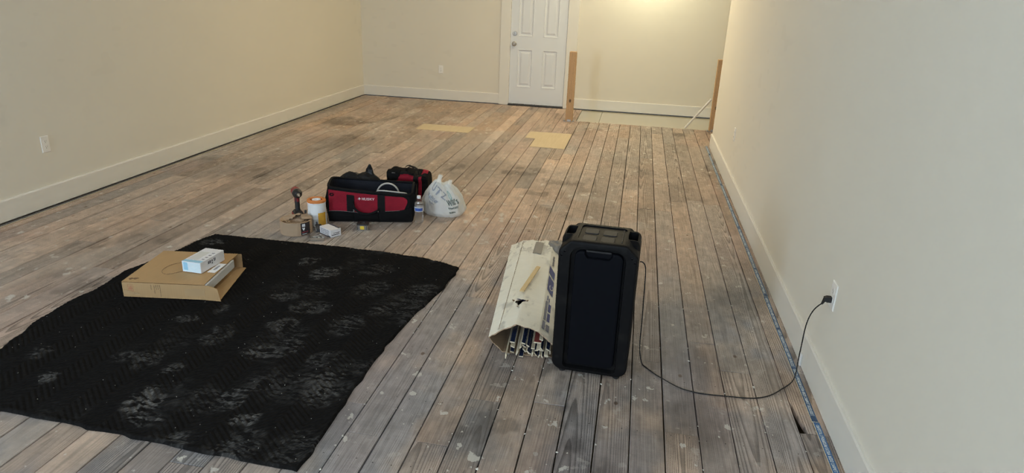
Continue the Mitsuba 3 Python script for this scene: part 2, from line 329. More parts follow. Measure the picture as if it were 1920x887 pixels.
mat('mat_tool_black', (0.014, 0.014, 0.015), 0.5)
mat('mat_kraft', proc(lambda p, n, uv: mix((0.38, 0.27, 0.18), (0.43, 0.315, 0.215), fbm(p.x * 30, p.y * 30, p.z * 30))), 0.8, 0.2)
mat('mat_kraft_dark', (0.20, 0.135, 0.085), 0.85, 0.15)
mat('mat_label_black', (0.018, 0.014, 0.016), 0.45)
mat('mat_label_red', (0.26, 0.035, 0.05), 0.5)
mat('mat_charcoal', (0.045, 0.045, 0.048), 0.55)
mat('mat_carton_white', (0.72, 0.72, 0.74), 0.45)
mat('mat_ink', (0.07, 0.07, 0.09), 0.7)
mat('mat_ink_soft', (0.26, 0.26, 0.30), 0.7)
mat('mat_carton_sky', (0.30, 0.56, 0.74), 0.4)
mat('mat_carton_pale_blue', (0.58, 0.76, 0.86), 0.4)
mat('mat_foam_grey', (0.50, 0.51, 0.50), 0.6)
mat('mat_brown_ink', (0.17, 0.10, 0.05), 0.8)
mat('mat_red_ink', (0.40, 0.14, 0.08), 0.8)
mat('mat_clear_tape', (0.42, 0.28, 0.15), 0.18, 0.6)

# ------------------------------------------------------------------ room shell
WL, XR, YF, ZC = -4.935, 1.55, -11.7, 3.0          # inner faces: left wall, far right, front wall, ceiling
HB = 0.150                                        # baseboard height
def struct(key, mesh, m, smooth=False, label=None, **kw):
    k = add(key, mesh, m, smooth, **kw); lab(k, label, kind='structure'); return k
struct('wall_left', tri(mani(box(WL - 0.15, WL, YF - 0.15, 0.17, -0.15, ZC)) - mani(box(WL - 0.11, WL + 0.01, YF, 0.0, -0.2, 0.022))), 'mat_wall')   # the plasterboard stops above the floor
# back wall with the doorway cut out
DX0, DX1, DZ = -2.703, -1.893, 2.035
bw = mani(box(WL - 0.15, XR + 0.15, 0.015, 0.17, -0.15, ZC)) - mani(box(DX0, DX1, -0.1, 0.12, 0.0, DZ))
bw -= mani(box(WL, DX0 - 0.02, 0.0, 0.13, -0.2, 0.022)) + mani(box(DX1 + 0.02, XR, 0.0, 0.13, -0.2, 0.022))
struct('wall_back', tri(bw), 'mat_wall')
struct('wall_right', box(0.015, 0.165, YF - 0.15, -1.965, -0.15, ZC), 'mat_wall')
struct('wall_stair_side', box(XR, XR + 0.15, -2.2, 0.17, -0.15, ZC), 'mat_wall')
struct('wall_stair_near', box(0.165, XR + 0.15, -2.3, -2.15, -0.15, ZC), 'mat_wall')
# front wall (behind the camera) with two window openings filled by added glowing panes in place of sky, in white frames
fw = mani(box(WL - 0.15, XR + 0.15, YF - 0.15, YF, -0.15, ZC))
for _, a, b, z0, z1, _ in WINDOWS: fw -= mani(box(a, b, YF - 0.3, YF + 0.1, z0, z1))
struct('wall_front', tri(fw), 'mat_wall')
for key, a, b, z0, z1, rad in WINDOWS:
    fr = mani(cbox(a - 0.03, b + 0.03, YF - 0.08, YF + 0.02, z0 - 0.03, z1 + 0.03, 0.003)) - mani(box(a + 0.03, b - 0.03, YF - 0.2, YF + 0.2, z0 + 0.03, z1 - 0.03))
    struct(key, tri(fr), 'mat_trim', label='shop window filled by an added glowing sheet')
    k = key + '__glow_pane'
    glow_pane = trimesh.Trimesh([(a + 0.03, YF - 0.05, z0 + 0.03), (b - 0.03, YF - 0.05, z0 + 0.03), (b - 0.03, YF - 0.05, z1 - 0.03), (a + 0.03, YF - 0.05, z1 - 0.03)], [[0, 2, 1], [0, 3, 2]], process=False)
    scene[k] = mikit.ply(glow_pane, 'mat_white_plastic', emitter={'type': 'area', 'radiance': rgb(np.array(DAY_TINT) * rad)})
struct('ceiling', box(WL - 0.15, XR + 0.15, YF - 0.15, 0.17, ZC, ZC + 0.1), 'mat_ceiling')

# baseboards: flat boards with an eased top edge, a dark gap below them
def baseboard(key, a, b, nrm, z0=0.012, label=None):
    a, b = np.array(a, float), np.array(b, float); d = b - a; L = np.linalg.norm(d); d /= L
    prof = np.array([(0.0, z0), (0.015, z0), (0.015, HB + 0.004), (0.005, HB + 0.004), (0.0, HB - 0.004)])   # depth towards the wall, height
    v = []
    for e in (a, b):
        for q, z in prof: v.append([*(e - np.array(nrm) * q), z])
    v = np.array(v); n = len(prof); f = []
    for i in range(n):
        j = (i + 1) % n; f += [[i, j, n + j], [i, n + j, n + i]]
    f += [[0, i, i + 1] for i in range(1, n - 1)] + [[n, n + i + 1, n + i] for i in range(1, n - 1)]
    m = trimesh.Trimesh(v, f, process=False); m.fix_normals()
    return struct(key, m, 'mat_trim', label=label)
baseboard('baseboard_left', (-4.92, YF), (-4.92, 0.0), (1, 0))
baseboard('baseboard_back', (-4.92, 0.0), (-2.842, 0.0), (0, -1))
baseboard('baseboard_stair', (-1.745, 0.0), (XR, 0.0), (0, -1))
baseboard('baseboard_right', (0.0, YF), (0.0, -1.955), (-1, 0), 0.004)
# door casings
for x0, x1 in ((-2.842, DX0 + 0.004), (DX1 - 0.004, -1.745)):
    struct('trim_casing', cbox(x0, x1, -0.006, 0.0149, 0.002, 2.13, 0.002), 'mat_trim')
struct('trim_casing', cbox(-2.842, -1.745, -0.006, 0.0149, 2.131, 2.24, 0.002), 'mat_trim')

# six-panel door
d0, d1 = DX0 + 0.006, DX1 - 0.008
slab = mani(box(d0, d1, 0.012, 0.055, 0.024, DZ - 0.004))
panels = []
for (a, b) in ((-2.583, -2.378), (-2.224, -2.021)):
    for (z0, z1) in ((0.268, 0.790), (0.975, 1.64), (1.73, 1.93)):
        slab -= mani(box(a, b, 0.0, 0.024, z0, z1))
        panels.append((a, b, z0, z1))
struct('door_1', tri(slab), 'mat_door', label='white six-panel door with satin nickel hardware')
for a, b, z0, z1 in panels:
    # sticking moulding (a frame that slopes inwards) and the raised field
    def ringp(o, y): return [(a + o, y, z0 + o), (b - o, y, z0 + o), (b - o, y, z1 - o), (a + o, y, z1 - o)]
    rows = np.array([ringp(-0.006, 0.0119), ringp(-0.004, 0.0085), ringp(0.004, 0.0085), ringp(0.016, 0.0235), ringp(0.030, 0.0235), ringp(0.052, 0.0130)])
    m = grid(rows, True); k = len(rows) - 1
    m = trimesh.Trimesh(m.vertices, np.vstack([m.faces, [[k * 4, k * 4 + 1, k * 4 + 2], [k * 4, k * 4 + 2, k * 4 + 3]]]), process=False)
    add('door_1__panel', m, 'mat_door')
def lathe_y(prof, c, n=32):
    m = lathe(prof, n); v = np.asarray(m.vertices)
    return trimesh.Trimesh(np.c_[v[:, 0] + c[0], c[1] - v[:, 2], v[:, 1] + c[2]], m.faces, process=False)
KX = -2.642
kk = add('door_1__knob', lathe_y([(0, 0), (0.033, 0), (0.033, 0.004), (0.028, 0.009), (0.013, 0.012), (0.0115, 0.024), (0.018, 0.032), (0.0265, 0.042), (0.0275, 0.052), (0.022, 0.061), (0.010, 0.064), (0.007, 0.062), (0, 0.062)], (KX, 0.0118, 0.866)), 'mat_nickel', 40)
lab(kk, 'satin nickel door knob')
kk = add('door_1__deadbolt', lathe_y([(0, 0), (0.032, 0), (0.032, 0.007), (0.027, 0.013), (0.014, 0.014), (0, 0.014)], (-2.637, 0.0118, 1.005)), 'mat_nickel', 40)
lab(kk, 'round satin nickel deadbolt above the knob')
add('door_1__deadbolt__thumb_turn', cbox(-2.641, -2.633, -0.013, -0.0021, 0.989, 1.021, 0.002), 'mat_nickel')
add('door_1__latch_plate', cbox(d0 - 0.0045, d0 + 0.001, 0.013, 0.035, 0.845, 0.89, 0.0005), 'mat_steel_dark')
struct('trim_threshold', cbox(DX0 + 0.002, DX1 - 0.002, -0.03, 0.10, 0.0, 0.022, 0.004), 'mat_sill', label='dark metal door threshold')

# ------------------------------------------------------------------ floor: base, planks, plywood patches, hatch panels
struct('floor', box(WL - 0.1, XR + 0.1, YF - 0.1, 0.1, -0.20, -0.09), 'mat_subfloor')
seams = [-0.111 - 0.1322 * k for k in range(22)]
x = seams[-1]
while x > -4.83: x -= 0.1373; seams.append(x)
seams = sorted(seams); seams[0] = WL + 0.010
seams += [0.035, 0.167, 0.30, 0.432, 0.564, 0.70, 0.83, 0.96, 1.09, 1.22, 1.35, XR]
P1 = sbox(-3.40, -2.195, -2.752, -1.842)
P2 = Polygon([(-2.076, -2.215), (-2.076, -1.83), (-1.573, -1.81), (-1.573, -2.65), (-1.957, -2.65), (-1.957, -2.215)])
HATCH = sbox(-1.612, -0.925, XR, 0.02)
HOLE = Polygon([(-0.116, -7.10), (-0.116, -7.373), (-0.0800, -7.3715), (-0.0800, -7.364)])
P1 = sbox(-3.40, -2.195, -2.752, -1.842)
cut = P1.union(P2).union(HATCH).buffer(0.0015, join_style=2)
known = {-1.76: [-7.777], -1.63: [-5.1], -1.50: [-7.773], -1.10: [-7.415], -0.71: [-6.958], -0.31: [-6.961], -0.05: [-7.373, -3.06], -1.96: [-5.2], -2.29: [-8.08], -0.18: [-4.3], -0.44: [-4.28], -2.16: [-3.4], -2.42: [-2.62], -2.55: [-2.75]}
sel = {}
pl_no = 0
for i in range(len(seams) - 1):
    a, b = seams[i], seams[i + 1]; xc = (a + b) / 2
    r = np.random.default_rng(100 + i)
    fixed = [y for k, v in known.items() if a < k < b for y in v]
    ys, y = [], -9.75 + r.uniform(-1.0, 0.6)
    while y < 0.01:
        ys.append(y); y += r.uniform(1.5, 3.4)
    ys = [y for y in ys if all(abs(y - f) > 0.9 for f in fixed)] + fixed
    ys = sorted(ys)
    if ys[0] > -10.6: ys = [-11.69] + ys
    else: ys[0] = -11.69
    ys += [-0.003]
    if xc > 0.03: ys = [max(y, -2.145) for y in ys if y > -2.6] if True else ys
    if xc > 0.03: ys = sorted(set([-2.145] + [y for y in ys if y > -1.9]))
    for j in range(len(ys) - 1):
        y0, y1 = ys[j] + r.uniform(0.0005, 0.0016), ys[j + 1] - 0.0006
        g = r.uniform(0.0015, 0.0031); dz = r.uniform(-0.0016, 0.0006); tilt = r.uniform(-0.0012, 0.0012)
        rect = sbox(a + g, y0, b - r.uniform(0.0015, 0.0031), y1)
        poly = rect.difference(cut)
        if a - 0.01 < -0.111 < b and rect.intersects(HOLE): poly = poly.difference(HOLE)
        for q in getattr(poly, 'geoms', [poly]):
            if q.is_empty or q.area < 1e-4: continue
            if len(q.exterior.coords) == 5 and abs(q.area - q.envelope.area) < 1e-9:
                x0, yy0, x1, yy1 = q.bounds; m = cbox(x0, x1, yy0, yy1, -0.022, dz, 0.0014)
            else:
                m = ext(q, 0.022 + dz, -0.022)
            v = np.asarray(m.vertices); v[:, 2] += tilt * (v[:, 0] - xc) / 0.07 * (v[:, 2] > -0.01)
            m = trimesh.Trimesh(v, m.faces, process=False)
            # split flat faces so that uv is per vertex: along the plank; across it plus 10 per plank
            off = r.uniform(0, 40)
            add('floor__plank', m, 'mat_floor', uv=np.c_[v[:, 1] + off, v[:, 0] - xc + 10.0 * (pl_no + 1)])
            pl_no += 1
def extr(poly, z0, z1): return ext(poly, z1 - z0, z0)
k = add('floor__plywood_patch', extr(P1.buffer(-0.001), -0.02, 0.0012), 'mat_plywood'); lab(k, 'fresh rectangular plywood patch let into the floor')
k = add('floor__plywood_patch', extr(P2.buffer(-0.001), -0.02, 0.0012), 'mat_plywood'); lab(k, 'fresh L-shaped plywood patch let into the floor')
# glossy pale hatch panels over the stairwell
for x0, x1 in ((-1.609, -1.318), (-1.315, XR - 0.001)):
    k = add('floor__hatch_panel', cbox(x0, x1, -0.921, -0.004, -0.03, -0.004, 0.002), 'mat_hatch'); lab(k, 'glossy pale panel set in the floor along the back wall')
# paint chips and plaster crumbs lying in and beside the joints
r = np.random.default_rng(5); chips = []
vis = [s for s in seams if -2.2 < s < 0.0]
for _ in range(170):
    s = vis[r.integers(len(vis))]; y = -8.1 + 4.5 * r.random() ** 1.6; w = r.uniform(0.0015, 0.0042)
    m = trimesh.creation.icosphere(0, 1.0); m.vertices = m.vertices * [w, w * r.uniform(1, 1.9), w * 0.5]
    chips.append(xf(m, (s + r.normal(0, 0.0025), y, 0.0005), r.uniform(0, 3)))
for _ in range(35):
    w = r.uniform(0.0012, 0.0026); m = trimesh.creation.icosphere(0, 1.0); m.vertices = m.vertices * [w, w * r.uniform(1, 2.5), w * 0.35]
    chips.append(xf(m, (r.uniform(-2.0, -0.1), r.uniform(-8.0, -5.0), 0.001), r.uniform(0, 3)))
k = add('floor__paint_crumbs', cat(*chips), 'mat_paint_chip'); lab(k, 'white paint crumbs in the floor joints', kind='stuff')

# ------------------------------------------------------------------ carpet tack strips nailed along the side walls
SENT = text('CAPITOL / PREMIUM EXTRA WIDE CARPET TACKLESS |', 0.0120, 0.0004, True, width=0.370)
ys = [-9.73, -8.51, -7.292, -6.07, -4.855, -3.635, -2.415, -1.955]
wherel = ['nearest the camera', 'at the bottom right corner of the photo', 'under the power cord', 'before the wall outlet', 'midway along the wall', 'next to the short far piece', 'short piece at its far end']
for i in range(len(ys) - 1):
    y0, y1 = ys[i] + 0.001, ys[i + 1] - 0.001; xo = -0.047 + 0.002 * math.sin(i * 2.3)
    t = f'carpet_tack_strip_{i + 1:03d}' if i else 'carpet_tack_strip'
    add(t, cbox(xo, xo + 0.025, y0, y1, 0.0006, 0.0062, 0.0008), 'mat_strip_wood')
    lab(t, 'blue printed tack strip along the right wall, ' + wherel[i], 'tack strip', 'tack strips along the right wall')
    add(t + '__printed_face', box(xo + 0.0008, xo + 0.0242, y0 + 0.001, y1 - 0.001, 0.0062, 0.0066), 'mat_strip_blue_fresh' if i < 2 else 'mat_strip_blue')
    ms, yy = [], y1 - 0.020
    while yy - 0.370 > y0:
        ms.append(onto(SENT, (xo + 0.0062, yy, 0.0066), (0, -1, 0), (1, 0, 0), (0, 0, 1))); yy -= 0.392
    if ms: k = add(t + '__lettering', cat(*ms), 'mat_strip_text'); lab(k, 'pale lettering along the strip', kind='stuff')
    pins = [xf(hull([(0.0009, 0, 0), (-0.0009, 0, 0), (0, 0.0009, 0), (0.004, -0.0005, 0.005), (0, -0.0009, 0)]), (xo + (0.006 if j % 2 else 0.020), y, 0.0066)) for j, y in enumerate(np.arange(y0 + 0.02, y1, 0.055))]
    add(t + '__pins', cat(*pins), 'mat_pin'); labels[t + '__pins'] = {'kind': 'stuff'}
ys2 = [-7.78, -6.56, -5.34, -4.12, -2.9, -1.68, -0.45]
for i in range(len(ys2) - 1):
    y0, y1 = ys2[i] + 0.002, ys2[i + 1] - 0.002; xo = -4.908 + 0.002 * math.sin(i * 1.7)
    t = f'carpet_tack_strip_{20 + i:03d}'
    add(t, cbox(xo, xo + 0.024, y0, y1, 0.0006, 0.0062, 0.0008), 'mat_strip_wood')
    lab(t, 'grey pale-edged tack strip at the foot of the left wall, ' + ('nearest the camera', 'below the wall outlet', 'third from the camera', 'third from the back corner', 'second from the back corner', 'ending at the back corner')[i], 'tack strip', 'tack strips along the left wall')
    add(t + '__printed_face', box(xo + 0.0004, xo + 0.0225, y0 + 0.001, y1 - 0.001, 0.0062, 0.0066), 'mat_strip_grey')

# ------------------------------------------------------------------ stair posts, brackets, brace
def post(key, x0, y0, label):
    add(key, cbox(x0, x0 + 0.089, y0, y0 + 0.089, 0.006, 0.882, 0.003), 'mat_post'); lab(key, label, 'post')
    b = [cbox(x0 - 0.025, x0 + 0.114, y0 - 0.012, y0 + 0.10, 0.0012, 0.0058, 0.001), cbox(x0 + 0.020, x0 + 0.069, y0 - 0.0035, y0 - 0.0006, 0.004, 0.03, 0.0005)]
    k = add(key + '__base_plate', cat(*b), 'mat_galv'); lab(k, 'galvanised base plate')
    for xx in (x0 - 0.013, x0 + 0.102):
        add(key + '__bolt', lathe([(0, 0.0125), (0.005, 0.0125), (0.007, 0.010), (0.007, 0.0059), (0, 0.0059)], 6, (xx, y0 + 0.01, 0)), 'mat_steel_dark')
post('newel_post', -1.745, -1.010, 'bare wooden newel post with a knot, standing beside the white door')
post('newel_post_001', 0.076, -1.012, 'bare wooden newel post at the end of the right wall')
bp = np.array([(-0.215, -0.925, 0.0), (0.058, -0.968, 0.400)])
k = add('stair_brace', tube(np.linspace(bp[0] + [0, 0.0, 0.012], bp[1], 6), 0.014, 12), 'mat_trim', 40); lab(k, 'white painted stick leaning from the floor against the right newel post', 'stick')

# ------------------------------------------------------------------ wall outlets
def outlet(key, o, u, n, label, extra=True):
    """o: centre on the wall, u: right along the wall, n: out of the wall"""
    u, n = np.array(u, float), np.array(n, float); v = np.array([0, 0, 1.0])
    pl = hull(np.vstack([np.array([[sx * (0.035 - e), sz * (0.0575 - e), z] for sx in (-1, 1) for sz in (-1, 1)]) for e, z in ((0, 0.0003), (0.0, 0.003), (0.003, 0.0055))]))
    add(key, onto(pl, o, u, v, n), 'mat_white_plastic'); lab(key, label, 'outlet')
    for s in (-1, 1):
        f = ext(rrect(-0.0165, 0.0165, -0.0145, 0.0145, 0.008), 0.0016, 0.0054); f.apply_translation((0, s * 0.0195, 0))
        fk = add(key + '__receptacle', onto(f, o, u, v, n), 'mat_white_plastic')
        sl = [box(-0.0075, -0.0055, -0.001, 0.007, 0, 0.0002), box(0.0055, 0.0075, 0.0, 0.007, 0, 0.0002), box(-0.002, 0.002, -0.009, -0.005, 0, 0.0002)]
        sl = cat(*sl); sl.apply_translation((0, s * 0.0195, 0.0071)); add(fk + '__slots', onto(sl, o, u, v, n), 'mat_slot')
outlet('wall_outlet', (WL, -5.768, 0.445), (0, 1, 0), (1, 0, 0), 'beige white duplex wall outlet on the left wall')
outlet('wall_outlet_001', (-3.722, 0.015, 0.448), (1, 0, 0), (0, -1, 0), 'white duplex wall outlet on the back wall left of the door')
outlet('wall_outlet_002', (0.015, -7.022, 0.452), (0, -1, 0), (-1, 0, 0), 'white duplex wall outlet on the right wall with the black plug in it')
outlet('wall_outlet_003', (0.015, -3.63, 0.470), (0, -1, 0), (-1, 0, 0), 'white duplex wall outlet on the right wall near the far newel post')
k = add('paper_shim', xf(cbox(-0.0015, 0.0015, -0.012, 0.012, 0, 0.062, 0.0005), (-0.0035, -6.823, 0.001), 0.05), 'mat_white_bright'); lab(k, 'small white paper scrap standing against the right baseboard below the plug', 'scrap')

# ------------------------------------------------------------------ lamps (outside the frame, their light is in it)
def lamp_globe(key, c, r, power, label):
    m = trimesh.creation.icosphere(3, r); m.apply_translation(c)
    k = key + '__globe'
    scene[k] = mikit.ply(m, 'mat_white_plastic', True, emitter={'type': 'area', 'radiance': rgb(np.array((1.02, 0.98, 0.66)) * power / (4 * math.pi ** 2 * r * r))})
    lab(key, label, 'lamp'); return key
kp = lamp_globe('pendant_lamp', (-0.80, -0.42, 2.02), 0.06, 21.0 * LAMP, 'pendant bulb lamp hanging over the stair hatch')
add(kp + '__cord', tube([(-0.80, -0.42, 2.08), (-0.80, -0.42, 2.6), (-0.80, -0.42, 2.999)], 0.004, 8), 'mat_black_rubber')
for i, (x, y, p) in enumerate(((-1.2, -1.7, 82.0), (-2.2, -3.1, 92.0))):
    key = f'ceiling_lamp_{i:03d}' if i else 'ceiling_lamp'
    m = lathe([(0, ZC - 0.075), (0.06, ZC - 0.073), (0.11, ZC - 0.06), (0.135, ZC - 0.035), (0.14, ZC - 0.02)], 32, (x, y, 0))
    scene[key + '__diffuser'] = mikit.ply(m, 'mat_white_plastic', True, emitter={'type': 'area', 'radiance': rgb(np.array((1.22, 1.0, 0.65)) * p * LAMP / (math.pi * 0.075 * math.pi))})
    add(key + '__canopy', lathe([(0.15, ZC - 0.001), (0.15, ZC - 0.02), (0.14, ZC - 0.02)], 32, (x, y, 0)), 'mat_nickel')
    lab(key, 'round flush ceiling lamp, ' + ('above the back right of the room', 'above the middle of the room')[i], 'lamp', 'ceiling lamps')

# ------------------------------------------------------------------ moving blanket
def polyl(pts, t):
    p = np.asarray(pts, float); s = np.r_[0, np.cumsum(np.linalg.norm(np.diff(p, axis=0), axis=1))]; s /= s[-1]
    return np.c_[np.interp(t, s, p[:, 0]), np.interp(t, s, p[:, 1])]
NU, NV = 420, 460
bu, bv = np.linspace(0, 1, NU), np.linspace(0, 1, NV)
near_e = polyl([(-3.575, -7.945), (-3.161, -7.968), (-2.793, -7.989), (-2.448, -8.007), (-2.145, -8.020), (-1.975, -8.034), (-1.900, -8.030)], bu)
far_e = polyl([(-3.506, -6.033), (-3.252, -6.031), (-2.773, -6.022), (-2.341, -6.023), (-1.977, -6.075), (-1.820, -6.144)], bu)
left_e = polyl([(-3.575, -7.945), (-3.538, -7.600), (-3.609, -7.358), (-3.628, -7.058), (-3.610, -6.950), (-3.639, -6.736), (-3.561, -6.328), (-3.534, -6.124), (-3.506, -6.033)], bv)
right_e = polyl([(-1.900, -8.030), (-1.895, -7.869), (-1.908, -7.651), (-1.918, -7.283), (-1.886, -6.815), (-1.831, -6.464), (-1.820, -6.144)], bv)
U, V = np.meshgrid(bu, bv)
Bp = ((1 - V)[..., None] * near_e[None] + V[..., None] * far_e[None] + (1 - U)[..., None] * left_e[:, None] + U[..., None] * right_e[:, None]
      - ((1 - U) * (1 - V))[..., None] * near_e[0] - (U * (1 - V))[..., None] * near_e[-1] - ((1 - U) * V)[..., None] * far_e[0] - (U * V)[..., None] * far_e[-1])
edge = np.minimum(np.minimum(U, 1 - U) * 1.75, np.minimum(V, 1 - V) * 1.95)
Bp += (meshkit.noise(np.dstack([Bp * 16, Bp[..., :1] * 0 + 2])) - 0.5)[..., None] * 0.018 * np.exp(-edge / 0.05)[..., None]
bx, by = Bp[..., 0], Bp[..., 1]
# zigzag quilting: rows 10.5 cm wide along the planks, stitches slanting one way, then the other
row = bx / 0.105; ri = np.floor(row); rf = row - ri
slant = np.where(ri % 2 == 0, rf, 1 - rf) * 0.105
ph = (by + slant * 0.9) / 0.028
groove = 1 - np.abs(np.sin(np.pi * ph)) ** 0.55
rowg = np.exp(-(np.minimum(rf, 1 - rf) / 0.06) ** 2)
P3 = np.dstack([bx * 4, by * 4, bx * 0])
lump = meshkit.fbm(P3, 3, 4); wr = meshkit.noise(np.dstack([bx * 9 + by * 4, by * 7 - bx * 3, bx * 0 + 5]))
bz = 0.0095 + 0.006 * lump - 0.0064 * np.maximum(groove, 0.4 * rowg) + 0.003 * (wr - 0.5)
bz = np.clip(bz, 0.003, 0.0148) + 0.003 * np.exp(-((edge - 0.012) / 0.008) ** 2)
bz = np.where(edge < 0.004, 0.0016, bz)
blanket = grid(np.dstack([bx, by, bz]))
if blanket.face_normals[:, 2].mean() < 0: blanket.invert()
add('moving_blanket', blanket, 'mat_blanket', True)
lab('moving_blanket', 'black quilted moving blanket with dusty shoe prints spread flat on the plank floor', 'blanket')

# ------------------------------------------------------------------ flat open cardboard carton on the blanket
A0, AY = np.array([-3.398, -7.003, 0.0155]), math.radians(9.4)
ux, uy = np.array([math.cos(AY), math.sin(AY), 0]), np.array([-math.sin(AY), math.cos(AY), 0])
CL, CW, CH, th = 0.430, 0.440, 0.082, 0.004
def C(m): return xf(m, A0, AY)
shell = [cbox(0, CL, 0, th, 0, CH, 0.001), cbox(0, CL, CW - th, CW, 0, CH, 0.001), cbox(0, th, 0, CW, 0, CH, 0.001), cbox(0, CL, 0, CW, 0, th, 0.001)]
add('cardboard_carton', C(cat(*shell)), 'mat_card')
lab('cardboard_carton', 'flat brown cardboard carton lying open at its right end on the black blanket', 'box')
# lid with a very slight bulge
lu, lv = np.meshgrid(np.linspace(0, CL, 14), np.linspace(0, CW, 14))
lz = CH - 0.0005 + 0.006 * np.sin(np.pi * lv / CW) * np.clip(lu / CL, 0, 1) * 0.6
lid = cat(grid(np.dstack([lu, lv, lz + th])), grid(np.dstack([lu, lv, lz])[::-1]))
add('cardboard_carton__lid', C(lid), 'mat_card', True)
k = add('cardboard_carton__flap', C(hull([(CL + x, -0.001 + 0.004 * y, z) for y in (0, 1) for x, z in ((0, 0.0), (0, CH + 0.001), (0.030, CH - 0.003), (0.066, CH - 0.016), (0.078, -0.004))])), 'mat_card')
k = add('cardboard_carton__flap', C(xf(cbox(0, 0.022, -th, 0, 0.002, CH + 0.003, 0.001), (CL, CW, 0.0), -0.10)), 'mat_card')
k = add('cardboard_carton__flap', C(hull([(CL + x, y, z) for z in (0, 0.004) for x, y in ((0, 0.006), (0.074, 0.006), (0.040, CW - 0.006), (0, CW - 0.006))])), 'mat_card')
k = add('cardboard_carton__inner_carton', C(cbox(0.03, CL + 0.010, 0.010, CW - 0.085, 0.036, CH + 0.0005, 0.002)), 'mat_foam_grey'); lab(k, 'pale grey inner pack showing in the open end')
# printing and tape
pr = cat(text('FRAGILE', 0.013, 0.0004, True, width=0.05), xf(text('THIS SIDE UP', 0.008, 0.0004, True, width=0.05), (0, -0.012, 0)), xf(bars2([(0, 0, 0.05, 0.0012), (0, 0.016, 0.05, 0.0172), (0, 0, 0.0012, 0.0172), (0.049, 0, 0.05, 0.0172)]), (0, -0.034, 0)))
pr = xf(bars2([(0, 0, .028, .0012), (0, .036, .028, .0372), (0, 0, .0012, .037), (.0268, 0, .028, .037), (.006, .006, .0085, .030), (.012, .006, .0145, .030), (.018, .006, .0205, .030), (.004, .015, .024, .017)]), (0, 0, 0))
k = add('cardboard_carton__red_marks', onto(pr, A0 + ux * 0.030 + [0, 0, 0.034] - uy * 0.0002, ux, (0, 0, 1), -uy), 'mat_red_ink'); lab(k, 'red handling marks on the front', kind='stuff')
lines = []
r = np.random.default_rng(3)
for col, (xa, hh) in enumerate(((0.150, 0.030), (0.166, 0.046), (0.176, 0.026), (0.186, 0.024), (0.196, 0.060))):
    zt = 0.074
    y = zt
    while y > zt - hh:
        w = r.uniform(0.003, 0.006); lines.append((xa, y - w, xa + 0.0042 * r.uniform(0.6, 1), y)); y -= w + 0.0018
k = add('cardboard_carton__printed_text', onto(bars2(lines), A0 - uy * 0.0002, ux, (0, 0, 1), -uy), 'mat_brown_ink'); lab(k, 'small dark lines of print on the front', kind='stuff')
k = add('cardboard_carton__packing_tape', onto(ext(rrect(0.325, CL - 0.001, 0.020, 0.062, 0.002), 0.0006), A0 - uy * 0.0001, ux, (0, 0, 1), -uy), 'mat_clear_tape'); lab(k, 'clear packing tape')
gu, gv = np.meshgrid(np.linspace(0, 1, 26), np.linspace(0, 1, 10)); gx, gz = 0.006 + gu * 0.085, 0.018 + gv * (0.026 - 0.016 * gu) - 0.006 * gu
gh = 0.0006 + 0.0035 * meshkit.fbm(np.dstack([gx * 90, gz * 160, gu * 0]), 3, 6)
k = add('cardboard_carton__torn_tape', onto(cat(grid(np.dstack([gx, gz, gh])), grid(np.dstack([gx, gz, gh - 0.0003])[::-1])), A0, ux, (0, 0, 1), -uy), 'mat_clear_tape', True); lab(k, 'crinkled end of clear tape at the left corner')
cl = [affinity.scale(Polygon([(math.cos(a) * (0.014 + 0.004 * math.sin(3 * a)), math.sin(a) * (0.010 + 0.003 * math.cos(4 * a))) for a in np.linspace(0, 6.2, 24)]), 1, 1)]
m = cat(ext(cl[0], 0.0004), xf(ext(cl[0], 0.0004), (-0.022, -0.005, 0)).apply_scale(1.0)); m.apply_translation((0.052, 0.045, CH + th + 0.0002))
k = add('cardboard_carton__stain', C(m), 'mat_brown_ink'); lab(k, 'dark brown smudge on the lid corner', kind='stuff')
stk = C(box(0.352, 0.412, 0.15, 0.275, CH + th + 0.0035, CH + th + 0.0045))
stk = C(xf(box(-0.018, 0.026, -0.062, 0.062, 0, 0.0008), (0.402, 0.215, CH + th + 0.0036), -0.10))
k = add('cardboard_carton__sticker', stk, 'mat_white_bright'); lab(k, 'white shipping sticker at the right edge of the lid')
bc = [(x0, -0.008, x0 + w, 0.004) for x0, w in zip(np.arange(-0.030, 0.030, 0.0032), r.uniform(0.0008, 0.003, 20))]
k = add('cardboard_carton__sticker__barcode', C(xf(bars2(bc), (0.403, 0.215, CH + th + 0.0046), -0.10 + math.pi / 2)), 'mat_ink_soft'); lab(k, None, kind='stuff')
# thin loose wire looping out from under the white box
zt = A0[2] + CH + th + 0.0028
loop = spline([A0 + ux * a + uy * b + [0, 0, CH + th + 0.0045] for a, b in ((0.245, 0.155), (0.215, 0.120), (0.180, 0.105), (0.150, 0.125), (0.135, 0.170), (0.150, 0.235), (0.185, 0.265), (0.225, 0.262))], 60)
add('thin_wire', tube(loop, 0.0009, 6), 'mat_brown_ink', True); lab('thin_wire', 'thin brown wire loop on the flat cardboard carton, left of the white box', 'wire')

